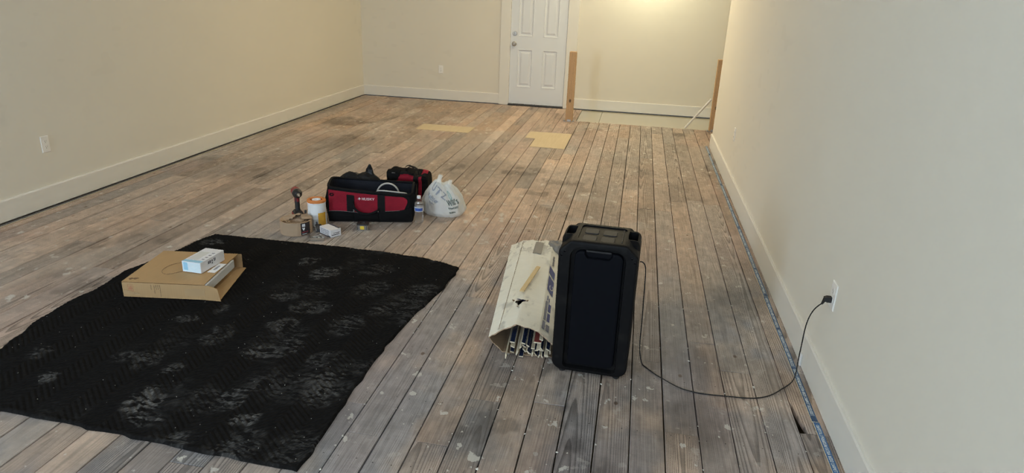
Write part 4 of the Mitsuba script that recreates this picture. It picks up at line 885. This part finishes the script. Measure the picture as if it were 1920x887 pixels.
# coil of pale hose standing in the bag
hc = np.array([[0.408 + 0.078 * math.cos(a), 0.120 + 0.006 * math.cos(2 * a), 0.165 + 0.088 * math.sin(a)] for a in np.linspace(-0.12, math.pi + 0.12, 60)])
add('hose_coil', Bg(tube(hc, 0.0066, 10)), 'mat_hose', True)
lab('hose_coil', 'pale grey hose hoop sticking up out of the large tool bag', 'hose')
hs = spline([(0.335, 0.085, 0.185), (0.365, 0.032, 0.222), (0.41, 0.0235, 0.2225), (0.46, 0.022, 0.218), (0.51, 0.0235, 0.212), (0.540, 0.032, 0.205), (0.545, 0.06, 0.185)], 50)
k = add('hose_coil__loose_end', Bg(tube(hs, 0.0055, 10)), 'mat_hose', True); lab(k, 'loose end along the bag rim')

# black plastic bag behind the large tool bag
def blob(parts, res=0.012, it=6, noise_amp=0.0, seed=1, sc=20):
    sp = [m3.Manifold.sphere(1.0, 24).scale((float(r[0]), float(r[1]), float(r[2]))).translate(tuple(map(float, c))) for c, r in parts]
    u_ = m3.Manifold.batch_boolean(sp, m3.OpType.Add).refine_to_length(res); m = tri(u_)
    trimesh.smoothing.filter_taubin(m, lamb=0.5, nu=0.52, iterations=it)
    if noise_amp:
        n_ = m.vertex_normals; m.vertices = m.vertices + n_ * ((meshkit.fbm(np.asarray(m.vertices) * sc, 3, seed) - 0.5) * noise_amp)[:, None]
    return m
pk = m3.Manifold.batch_boolean([m3.Manifold.sphere(1.0, 24).scale(r).translate(c) for c, r in (((0.14, 0.345, 0.165), (0.085, 0.055, 0.085)), ((0.24, 0.34, 0.15), (0.10, 0.06, 0.10)), ((0.10, 0.345, 0.075), (0.09, 0.055, 0.074)), ((0.22, 0.34, 0.075), (0.12, 0.055, 0.074)))] +
      [m3.Manifold.hull_points(np.array([(0.222, 0.335, 0.20), (0.245, 0.36, 0.21), (0.315, 0.335, 0.17), (0.28, 0.315, 0.20), (0.262, 0.33, 0.308), (0.272, 0.336, 0.304), (0.238, 0.338, 0.270), (0.286, 0.336, 0.262)]))], m3.OpType.Add).refine_to_length(0.008)
pm_ = tri(pk); trimesh.smoothing.filter_taubin(pm_, lamb=0.5, nu=0.52, iterations=5)
pv = np.asarray(pm_.vertices); pv = pv + pm_.vertex_normals * ((0.5 - np.abs(meshkit.fbm(pv * [26, 26, 12], 3, 4) - 0.5) * 2) * 0.016 - 0.006)[:, None]; pv = (pv - [0.2, 0.34, 0]) * [1.14, 1.0, 1.10] + [0.182, 0.345, 0]; pv[:, 2] = np.maximum(pv[:, 2], 0.001)
add('black_plastic_bag', Bg(trimesh.Trimesh(pv, pm_.faces, process=False)), 'mat_black_poly', True)
lab('black_plastic_bag', 'crumpled shiny black plastic bag with a peaked top, behind the large tool bag', 'bag')

# ------------------------------------------------------------------ smaller closed tool bag behind
SO2, SY2 = np.array([-2.685, -5.035, 0.001]), math.radians(7)
def Sb(m): return xf(m, SO2, SY2)
SL, SD = 0.315, 0.20
def small_sec(x):
    """closed profile (t, z) of the smaller bag at x"""
    e = 1 - 0.10 * math.exp(-x / 0.03) - 0.10 * math.exp(-(SL - x) / 0.03); sag = 0.015 * math.sin(x * 21) + 0.01 * math.sin(x * 47)
    return np.array([(0.0, 0.004), (-0.006, 0.06), (-0.004, 0.12), (0.004, 0.175), (-0.004, 0.195), (-0.012, 0.215), (0.004, 0.238 * e + sag * 0.5), (0.05, 0.254 * e + sag), (0.10, 0.258 * e + sag), (0.15, 0.250 * e), (SD, 0.20 * e), (SD + 0.006, 0.12), (SD, 0.004)])
rows = []
for x in np.linspace(0, SL, 50):
    p = spline(small_sec(x), 60); w = (meshkit.fbm(np.c_[np.full(60, x * 22), p[:, 0] * 22, p[:, 1] * 22], 3, 7) - 0.5) * 0.016 * (p[:, 1] > 0.02)
    sq = 1.0 - 0.10 * (1 - min(1, min(x, SL - x) / 0.02)); p = np.c_[(p[:, 0] - SD / 2) * sq + SD / 2, p[:, 1]]
    rows.append(np.c_[np.full(60, x), p[:, 0] - w, np.maximum(p[:, 1] + 0.5 * w, 0.002)])
rows = np.array(rows); sm = grid(rows, True)
caps = [np.vstack([rows[i], rows[i].mean(0)]) for i in (0, -1)]; fc = np.array([[j, (j + 1) % 60, 60] for j in range(60)])
sm = cat(sm, trimesh.Trimesh(caps[0], fc, process=False), trimesh.Trimesh(caps[1], fc[:, ::-1], process=False))
add('small_tool_bag', Sb(sm), 'mat_black_cloth', 50)
lab('small_tool_bag', 'smaller zipped black and red tool bag standing behind the large tool bag', 'tool bag')
def small_sheet(x0, x1, j0, j1, off, key, m, n=20, label=None):
    i0, i1 = int(round(x0 / SL * 49)), int(round(x1 / SL * 49)); Q = rows[i0:i1 + 1, j0:j1 + 1].copy()
    Q2 = Q.copy(); Q2[..., 1] -= off; Q2[..., 2] += 0.3 * off * (Q[..., 2] > 0.24)
    k = add('small_tool_bag__' + key, Sb(cat(grid(Q2), grid((Q2 + [0, 0.0012, 0])[::-1]))), m, True)
    if label: lab(k, label)
small_sheet(0.075, 0.268, 1, 24, 0.004, 'front_panel', 'mat_red_cloth', label='red front panel')
small_sheet(0.258, 0.310, 25, 38, 0.004, 'end_panel', 'mat_red_cloth', label='red patch at the top right')
small_sheet(0.020, 0.300, 22, 25, 0.012, 'flap_edge', 'mat_webbing')
for a in (0.205, ): small_sheet(a, a + 0.042, 6, 32, 0.010, 'strap', 'mat_webbing')
for y0, x0, x1, zt_ in ((0.055, 0.135, 0.235, 0.292), (0.130, 0.105, 0.19, 0.280)):
    hh = spline([(x0, y0, 0.238), (x0 + 0.012, y0 - 0.004, zt_ - 0.018), ((x0 + x1) / 2, y0 - 0.010, zt_), (x1 - 0.012, y0 - 0.004, zt_ - 0.018), (x1, y0, 0.232)], 40)
    k = add('small_tool_bag__handle', Sb(ribbon(hh, (0, 1, 0), 0.026, 0.004)), 'mat_webbing', 40)
pc = lathe([(0, -0.004), (0.036, -0.004), (0.047, 0.006), (0.050, 0.05), (0.049, 0.085), (0.040, 0.098), (0, 0.10)], 28); pv = np.asarray(pc.vertices)
pv = np.c_[pv[:, 2] + 0.004, pv[:, 1] + 0.030, pv[:, 0] + 0.222]; pv += (meshkit.fbm(pv * 30, 3, 2)[:, None] - 0.5) * 0.012
k = add('small_tool_bag__side_pouch', Sb(trimesh.Trimesh(pv, pc.faces, process=False)), 'mat_black_cloth', True); lab(k, 'round black pouch at the left end')
k = add('small_tool_bag__zip_pull', Sb(cbox(0.045, 0.070, -0.030, -0.027, 0.252, 0.257, 0.001)), 'mat_piping')
tip = blob([((-0.005, 0.02, 0.150), (0.03, 0.02, 0.035)), ((-0.035, 0.02, 0.158), (0.025, 0.014, 0.014)), ((-0.01, 0.02, 0.06), (0.028, 0.02, 0.058))], 0.008, 4, 0.006)
k = add('small_tool_bag__loose_strap', Sb(tip), 'mat_webbing', True)

# ------------------------------------------------------------------ white shopping bag
PC = np.array([-2.218, -5.120, 0.001])
def sbag(th_, z):
    """surface of the shopping bag: direction th_ (0 = +x, -pi/2 = towards the camera), height z from 0 to 1"""
    th_, z = np.asarray(th_, float), np.asarray(z, float)
    rx = 0.148 * (1 - 0.10 * z - 0.62 * z ** 3.2) * (0.90 + 0.10 * np.clip(z / 0.10, 0, 1)); ry = 0.125 * (1 - 0.12 * z - 0.70 * z ** 3.0) * (0.90 + 0.10 * np.clip(z / 0.10, 0, 1))
    c, s = np.cos(th_), np.sin(th_); e = 0.72; x = rx * np.sign(c) * np.abs(c) ** e; y = ry * np.sign(s) * np.abs(s) ** e
    P = np.stack([x, y, z * 0], -1)
    w = 0.026 * (1 - np.abs(2 * meshkit.fbm(np.stack([c * 2.6, s * 2.6, z * 1.6], -1), 4, 3) - 1)) + 0.010 * (meshkit.noise(np.stack([c * 8 + z * 3, s * 8, z * 4], -1), 6) - 0.5)
    w = w * (0.4 + 0.6 * np.clip(z / 0.15, 0, 1)) - 0.008
    d = np.stack([c, s, c * 0], -1); P = P + d * w[..., None]
    top = 0.232 + 0.012 * np.sin(th_ * 3 + 1)
    P[..., 2] = z * top + 0.0008
    P[..., 0] += 0.02 * (1 - z) - 0.018 * z
    return P + PC
nth = 150; ths = np.linspace(0, 2 * np.pi, nth, endpoint=False); zs = np.r_[0.0, np.linspace(0.01, 1, 60)]
TH, ZZ = np.meshgrid(ths, zs); PB = sbag(TH, ZZ); g1 = grid(PB, True)
cb, ct = PB[0].mean(0), PB[-1].mean(0); fcb = np.array([[j, (j + 1) % nth, nth] for j in range(nth)])
g1 = cat(g1, trimesh.Trimesh(np.vstack([PB[0], cb]), fcb[:, ::-1], process=False), trimesh.Trimesh(np.vstack([PB[-1], ct - [0, 0, 0.012]]), fcb, process=False))
add('shopping_bag', g1, 'mat_film_bag', True)
lab('shopping_bag', 'white plastic shopping bag with printed lettering, standing right of the tool bags', 'bag')
def ear(base, tip_, w, lean):
    base, tip_ = np.array(base), np.array(tip_); P = []
    for a in np.linspace(0, 1, 12):
        c = base * (1 - a) + tip_ * a; ww = w * (1 - 0.55 * a + 0.10 * math.sin(a * 7)); P.append([c + np.array([b * ww, 0.012 * math.sin(b * 3 + a * 4) + lean * a * a, -0.010 * b * b]) for b in np.linspace(-1, 1, 9)])
    return grid(np.array(P))
k = add('shopping_bag__handle', ear(PC + [-0.035, -0.03, 0.215], PC + [-0.010, -0.035, 0.300], 0.034, 0.01), 'mat_film_bag', True)
k = add('shopping_bag__handle', ear(PC + [0.030, -0.02, 0.205], PC + [0.070, -0.03, 0.272], 0.034, -0.01), 'mat_film_bag', True)
def print_on_bag(m, th0, z0, ang, key, mt, off=0.0022):
    m = fine(m, 0.010); v = np.asarray(m.vertices); c, s = math.cos(ang), math.sin(ang)
    x, y = v[:, 0] * c - v[:, 1] * s, v[:, 0] * s + v[:, 1] * c
    th_, z = th0 + x / 0.155, z0 + y / 0.232
    p = sbag(th_, z); d = p - sbag(np.full_like(th_, th0), z) * 0 - np.c_[np.full(len(p), PC[0]), np.full(len(p), PC[1]), p[:, 2]]; d /= np.linalg.norm(d, axis=1, keepdims=True)
    k = add('shopping_bag__' + key, trimesh.Trimesh(p + d * (off + v[:, 2:]), m.faces, process=False), mt); return k
lab(print_on_bag(text('UTZ', 0.047, 0.0004, True), -2.02, 0.84, -0.52, 'lettering', 'mat_bag_text'), 'large grey blue letters', kind='stuff')
lab(print_on_bag(text('Kettle', 0.025, 0.0004, True), -2.14, 0.64, -0.52, 'lettering', 'mat_bag_text'), 'grey blue word under the large letters', kind='stuff')
lab(print_on_bag(bars2([(0, 0, .007, .010), (.010, -.002, .016, .009), (.019, 0, .027, .010), (.030, 0, .036, .008)]), -1.92, 0.46, -0.52, 'small_print', 'mat_bag_text'), None, kind='stuff')
lab(print_on_bag(text("Will's", 0.034, 0.0004, True), -1.22, 0.42, 0.10, 'lettering', 'mat_bag_text_dark'), 'dark green shop name', kind='stuff')
lab(print_on_bag(text('Pharmacy', 0.0145, 0.0004, True), -1.20, 0.295, 0.14, 'lettering', 'mat_bag_text_dark'), 'dark green line under the shop name', kind='stuff')
lab(print_on_bag(bars2([(0, 0, .006, .012), (.009, 0, .013, .011), (.016, 0, .023, .010), (.026, -.001, .032, .010), (.035, 0, .041, .009), (.044, 0, .050, .010)]), -1.18, 0.165, 0.16, 'small_print', 'mat_bag_text_dark'), None, kind='stuff')
ov = Polygon([(0.018 * math.cos(a), 0.030 * math.sin(a)) for a in np.linspace(0, 6.2, 30)]); ov = ov.difference(affinity.scale(ov, 0.7, 0.8)).union(sbox(-0.002, -0.02, 0.002, 0.02))
lab(print_on_bag(ext(ov, 0.0004), -0.90, 0.72, 0.0, 'emblem', 'mat_bag_text_teal'), 'pale teal oval emblem', kind='stuff')
k = add('shopping_bag__contents', blob([((PC[0] - 0.06, PC[1] - 0.045, 0.085), (0.055, 0.045, 0.055)), ((PC[0] - 0.055, PC[1] - 0.04, 0.045), (0.05, 0.045, 0.04))], 0.01, 3), 'mat_content_brown', True); lab(k, 'brown shape showing through the film')
k = add('shopping_bag__contents', blob([((PC[0] - 0.085, PC[1] - 0.05, 0.05), (0.028, 0.028, 0.03))], 0.01, 2), 'mat_content_blue', True)
k = add('shopping_bag__contents', blob([((PC[0] + 0.0, PC[1] - 0.06, 0.055), (0.035, 0.03, 0.045))], 0.01, 2), 'mat_content_pink', True)

# ------------------------------------------------------------------ water bottle
WB = np.array([-2.314, -5.392, 0.001])
ribs = [(0.0318 - 0.0022 * (0.5 + 0.5 * math.cos(z / 0.0145 * 2 * math.pi)), z) for z in np.linspace(0.012, 0.085, 48)]
prof = [(0.0, 0.004), (0.018, 0.0022), (0.026, 0.0005), (0.0305, 0.005)] + ribs + [(0.0322, 0.0885), (0.0322, 0.122), (0.0310, 0.126), (0.0322, 0.132), (0.0318, 0.142), (0.0285, 0.155), (0.0225, 0.167), (0.0165, 0.175), (0.0128, 0.180), (0.0128, 0.186)]
add('water_bottle__shell', lathe(prof, 36, WB), 'mat_pet', True)
lab('water_bottle', 'clear plastic water bottle with white cap and blue label, right of the large tool bag', 'bottle')
wp = [(max(r_ - 0.0012, 0), z + (0.0012 if i < 4 else 0)) for i, (r_, z) in enumerate(prof) if z < 0.150] + [(0.0270, 0.150), (0, 0.150)]
k = add('water_bottle__water', lathe(wp, 36, WB), 'mat_water', True); lab(k, 'clear water')
k = add('water_bottle__label', lathe([(0.0325, 0.0885), (0.0329, 0.089), (0.0329, 0.121), (0.0325, 0.1215)], 36, WB), 'mat_label_white', True); lab(k, 'white paper label')
a0 = -math.pi / 2 + 0.25; bl = np.array([[[WB[0] + 0.0333 * math.cos(a), WB[1] + 0.0333 * math.sin(a), 0.0935 + 0.022 * b_ + WB[2]] for a in np.linspace(a0 - 0.95, a0 + 0.95, 16)] for b_ in (0, 1)])
k = add('water_bottle__label__blue_block', grid(bl), 'mat_label_blue', True)
add('water_bottle__cap', lathe([(0.0, 0.1995), (0.0125, 0.1995), (0.0140, 0.198), (0.0142, 0.186), (0.0150, 0.185), (0.0150, 0.181), (0.0132, 0.1805)], 30, WB), 'mat_white_bright', 40)

# ------------------------------------------------------------------ tape measure
TM, TY = np.array([-2.640, -5.628, 0.001]), math.radians(10)
tmo = rnd([(-0.040, -0.038), (0.040, -0.038), (0.040, 0.010), (0.026, 0.036), (-0.026, 0.036), (-0.040, 0.012)], 0.010)
add('tape_measure', xf(cat(ext(tmo, 0.034, 0.0)), TM, TY), 'mat_chrome', 30)
lab('tape_measure', 'small chrome tape measure with a yellow label lying in front of the large tool bag', 'tape measure')
ring = tmo.buffer(-0.001).difference(Polygon([(0.020 * math.cos(a), 0.020 * math.sin(a)) for a in np.linspace(0, 6.2, 28)]))
add('tape_measure__rubber_rim', xf(ext(ring, 0.010, 0.034), TM, TY), 'mat_tool_black', 30)
add('tape_measure__disc', xf(ext(Polygon([(0.0195 * math.cos(a), 0.0195 * math.sin(a)) for a in np.linspace(0, 6.2, 28)]), 0.004, 0.034), TM, TY), 'mat_steel_dark')
k = add('tape_measure__label', xf(cbox(-0.014, 0.014, -0.0395, -0.0381, 0.006, 0.030, 0.0004), TM, TY), 'mat_tape_yellow'); lab(k, 'yellow label on the front')
for sx in (-0.030, 0.030): add('tape_measure__side_grip', xf(cbox(sx - 0.004, sx + 0.004, -0.0398, -0.0381, 0.004, 0.032, 0.0004), TM, TY), 'mat_steel_dark')
add('tape_measure__hook', xf(cat(cbox(0.040, 0.056, -0.036, -0.018, 0.004, 0.006, 0.0005), cbox(0.054, 0.056, -0.036, -0.018, 0.0005, 0.016, 0.0005)), TM, TY), 'mat_chrome')

# ------------------------------------------------------------------ white tub with orange rim
TC = np.array([-2.974, -5.634, 0.001])
add('white_tub', lathe([(0, 0.0), (0.060, 0.0), (0.0635, 0.004), (0.0640, 0.085), (0.0615, 0.092), (0.0610, 0.160), (0.0635, 0.163), (0.0635, 0.170), (0.0560, 0.172), (0.0560, 0.150), (0, 0.150)], 44, TC), 'mat_white_bright', 35)
lab('white_tub', 'white plastic tub with an orange rim and yellow label, left of the large tool bag', 'tub')
k = add('white_tub__orange_rim', lathe([(0.0640, 0.168), (0.0640, 0.181), (0.060, 0.185), (0.044, 0.185), (0.041, 0.181), (0.041, 0.160), (0.0560, 0.1605)], 44, TC), 'mat_orange', 35); lab(k, 'orange ring round the opening')
k = add('white_tub__inner_roll', lathe([(0, 0.176), (0.018, 0.176), (0.018, 0.183), (0.030, 0.183), (0.030, 0.1505), (0, 0.1505)], 30, TC), 'mat_white_bright', 35)
def wrap_label(c, r_, a0, a1, z0, z1, n=20):
    P = np.array([[[c[0] + r_ * math.cos(a), c[1] + r_ * math.sin(a), c[2] + z] for a in np.linspace(a0, a1, n)] for z in (z0, z1)]); return grid(P)
k = add('white_tub__label', wrap_label(TC, 0.0648, -1.02, -0.1, 0.010, 0.100), 'mat_yellow', True); lab(k, 'yellow label at the right')
k = add('white_tub__label_text', wrap_label(TC, 0.0648, -1.30, -1.12, 0.012, 0.040, 8), 'mat_ink', True); lab(k, 'dark barcode', kind='stuff')
k = add('white_tub__lower_label', wrap_label(TC, 0.0644, -2.6, -1.02, 0.006, 0.055, 24), 'mat_foam_grey', True); lab(k, 'pale grey lower label')
cw = np.array([[[TC[0] + (0.0675 + 0.006 * math.sin(a * 9 + z * 60)) * math.cos(a), TC[1] + (0.0675 + 0.006 * math.sin(a * 9 + z * 60)) * math.sin(a), 0.052 + z + 0.008 * math.sin(a * 5)] for a in np.linspace(-2.9, -1.6, 26)] for z in np.linspace(0, 0.045, 8)])
k = add('white_tub__torn_film', grid(cw), 'mat_pet', True); lab(k, 'loose clear film torn at the left')

# ------------------------------------------------------------------ roll of kraft paper
RC = np.array([-3.042, -5.812, 0.001])
add('paper_roll', lathe([(0, 0.0), (0.102, 0.0), (0.1035, 0.002), (0.1035, 0.090), (0.101, 0.0915), (0.096, 0.0900), (0.096, 0.079), (0.040, 0.076), (0.038, 0.060), (0, 0.060)], 60, RC), 'mat_kraft', 30)
lab('paper_roll', 'roll of brown kraft paper with a black label, lying flat in front of the drill', 'roll')
for j, rr in enumerate((0.089, 0.079, 0.069, 0.058)):
    k = add('paper_roll__winding', lathe([(rr, 0.0785), (rr, 0.083 + 0.002 * math.sin(j * 2)), (rr - 0.004, 0.083), (rr - 0.004, 0.078)], 48, RC), 'mat_kraft_dark' if j % 2 else 'mat_kraft')
fa = np.linspace(0.1, 3.9, 60); fl = np.array([[[RC[0] + (0.104 - w * (0.060 + 0.012 * math.sin(3 * a))) * math.cos(a), RC[1] + (0.104 - w * (0.060 + 0.012 * math.sin(3 * a))) * math.sin(a), RC[2] + 0.092 + 0.010 * math.sin(a * 1.1 + 0.4) * (0.3 + w) + 0.004 * math.sin(a * 11 + w * 5)] for a in fa] for w in np.linspace(0, 1, 10)])
k = add('paper_roll__loose_flap', cat(grid(fl), grid((fl - [0, 0, 0.0012])[::-1])), 'mat_kraft', True); lab(k, 'loose crumpled paper end on top')
k = add('paper_roll__label', wrap_label(RC, 0.1042, -0.80, -0.10, 0.004, 0.088, 20), 'mat_label_black', True); lab(k, 'black label on the side')
k = add('paper_roll__label__white_block', wrap_label(RC, 0.1045, -0.72, -0.50, 0.062, 0.082, 8), 'mat_label_white', True)
k = add('paper_roll__label__shield', cat(wrap_label(RC, 0.1045, -0.71, -0.53, 0.046, 0.056, 6), wrap_label(RC, 0.1045, -0.67, -0.57, 0.038, 0.046, 6)), 'mat_label_white', True)
k = add('paper_roll__label__red_line', wrap_label(RC, 0.1045, -0.74, -0.28, 0.022, 0.028, 10), 'mat_label_red', True)
k = add('paper_roll__label__red_line', wrap_label(RC, 0.1045, -0.74, -0.38, 0.010, 0.014, 10), 'mat_label_white', True)

# ------------------------------------------------------------------ cordless impact driver standing on its battery
DC, DY = np.array([-3.188, -5.505, 0.001]), math.radians(-52)
def Dm(m): return xf(m, DC, DY)          # local +x is where the bit points
add('impact_driver', Dm(hull(np.vstack([np.c_[np.array(rrect(-0.020, 0.018, -0.016, 0.016, 0.012).exterior.coords), np.full(len(rrect(-0.020, 0.018, -0.016, 0.016, 0.012).exterior.coords), z)] + [dx, 0, 0] for z, dx in ((0.040, 0.004), (0.150, -0.004))]))), 'mat_tool_black', 30)
lab('impact_driver', 'red and black cordless impact driver standing upright on its battery behind the paper roll', 'drill')
k = add('impact_driver__battery', Dm(cat(rbox(-0.045, 0.055, -0.036, 0.036, 0.0, 0.026, 0.005, 8))), 'mat_tool_red', 30); lab(k, 'dark red battery')
add('impact_driver__battery_top', Dm(hull(np.vstack([[(x, y, 0.0262) for x in (-0.040, 0.050) for y in (-0.032, 0.032)], [(x, y, 0.046) for x in (-0.022, 0.026) for y in (-0.020, 0.020)]]))), 'mat_tool_black')
def lx(prof, z, y=0.0, n=28, x0=0.0):
    m = lathe(prof, n); v = np.asarray(m.vertices); return trimesh.Trimesh(np.c_[v[:, 2] + x0, v[:, 0] + y, v[:, 1] + z], m.faces, process=False)
k = add('impact_driver__motor_housing', Dm(lx([(0, -0.066), (0.022, -0.064), (0.030, -0.052), (0.032, -0.03), (0.032, 0.012), (0, 0.012)], 0.176)), 'mat_tool_red', 35); lab(k, 'red motor housing')
k = add('impact_driver__gear_case', Dm(lx([(0.030, 0.011), (0.033, 0.014), (0.033, 0.036), (0.026, 0.055), (0.017, 0.062), (0, 0.062)], 0.176)), 'mat_tool_black', 35)
k = add('impact_driver__chuck', Dm(lx([(0, 0.060), (0.0125, 0.060), (0.0125, 0.076), (0.0105, 0.082), (0.0050, 0.083), (0.0046, 0.104), (0.002, 0.112), (0, 0.112)], 0.176)), 'mat_chrome', 35); lab(k, 'steel chuck and bit')
k = add('impact_driver__collar', Dm(lx([(0.0335, 0.016), (0.0345, 0.018), (0.0345, 0.028), (0.0335, 0.030)], 0.176)), 'mat_steel_dark', 35)
k = add('impact_driver__trigger', Dm(rbox(0.014, 0.030, -0.008, 0.008, 0.112, 0.142, 0.004, 6)), 'mat_tool_red', 30)
k = add('impact_driver__belt_clip', Dm(cbox(0.030, 0.036, 0.040, 0.056, 0.002, 0.048, 0.001)), 'mat_steel_dark')
k = add('impact_driver__grip_stripe', Dm(cbox(-0.012, 0.010, -0.0172, 0.0172, 0.108, 0.140, 0.003)), 'mat_tool_red')

# ------------------------------------------------------------------ small things in front of the tub
FB, FY = np.array([-2.774, -5.863, 0.0008]), math.atan2(0.065, -0.106) - math.pi
fbx, fby = np.array([math.cos(FY), math.sin(FY), 0]), np.array([-math.sin(FY), math.cos(FY), 0])
add('small_white_box', xf(cbox(-0.124, 0, 0, 0.083, 0, 0.052, 0.001), FB, FY), 'mat_carton_white')
lab('small_white_box', 'small white printed box with dark edges, in front of the white tub', 'box')
r = np.random.default_rng(4); tl = []
for row_ in range(3):
    xx = -0.110
    while xx < -0.02: w = r.uniform(0.004, 0.012); tl.append((xx, 0.014 + row_ * 0.012, min(xx + w, -0.014), 0.020 + row_ * 0.012)); xx += w + 0.003
k = add('small_white_box__printed_text', onto(bars2(tl), FB, fbx, (0, 0, 1), -fby), 'mat_ink_soft'); lab(k, 'grey print on the long side', kind='stuff')
k = add('small_white_box__dark_band', onto(bars2([(-0.030, 0.001, -0.001, 0.010), (-0.123, 0.001, -0.03, 0.006)]), FB, fbx, (0, 0, 1), -fby), 'mat_ink'); lab(k, None, kind='stuff')
k = add('small_white_box__dark_band', onto(bars2([(-0.123, 0.066, -0.002, 0.082)]), FB + [0, 0, 0.052], fbx, fby, (0, 0, 1)), 'mat_ink'); lab(k, 'dark band along the top edge')
k = add('small_white_box__printed_text', onto(bars2([(0.010, 0.012, 0.070, 0.018), (0.024, 0.024, 0.072, 0.028)]), FB + fbx * 0.0001, fby, (0, 0, 1), fbx), 'mat_ink'); lab(k, None, kind='stuff')
add('dark_case', xf(rbox(-0.020, 0.020, -0.050, 0.050, 0, 0.024, 0.004, 6), (-2.918, -5.735, 0.001), math.radians(31)), 'mat_charcoal', 30)
lab('dark_case', 'small charcoal plastic case between the paper roll and the small white box', 'case')
add('dark_case__pale_edge', xf(cbox(-0.022, -0.0201, -0.045, 0.045, 0.006, 0.018, 0.0004), (-2.918, -5.735, 0.001), math.radians(31)), 'mat_white_plastic')
MH, MY = np.array([-2.838, -5.925, 0.001]), math.radians(16)
def Mh(m): return xf(m, MH, MY)
br = mani(cbox(-0.050, 0.046, -0.016, 0.016, 0.0, 0.020, 0.002)) - mani(box(-0.040, 0.006, -0.02, -0.012, 0.006, 0.014))
add('metal_latch', Mh(tri(br)), 'mat_chrome'); lab('metal_latch', 'bright chrome metal latch lying in front of the small white box', 'hardware')
add('metal_latch__lever', Mh(xf(cat(cbox(-0.044, 0.020, -0.006, 0.006, 0.0, 0.004, 0.001), cbox(0.012, 0.026, -0.012, 0.012, 0.0, 0.010, 0.001)), (0.0, 0.012, 0.0205), 0.45)), 'mat_chrome')
for x_ in (-0.03, 0.0, 0.028): add('metal_latch__rivet', Mh(lathe([(0, 0.025), (0.003, 0.0245), (0.005, 0.0225), (0.005, 0.0201), (0, 0.0201)], 14, (x_, -0.006, 0))), 'mat_steel_dark')
add('metal_latch__arm', Mh(tube(spline([(-0.045, 0.014, 0.018), (-0.062, 0.05, 0.012), (-0.066, 0.09, 0.006)], 14), 0.004, 8)), 'mat_chrome', True)
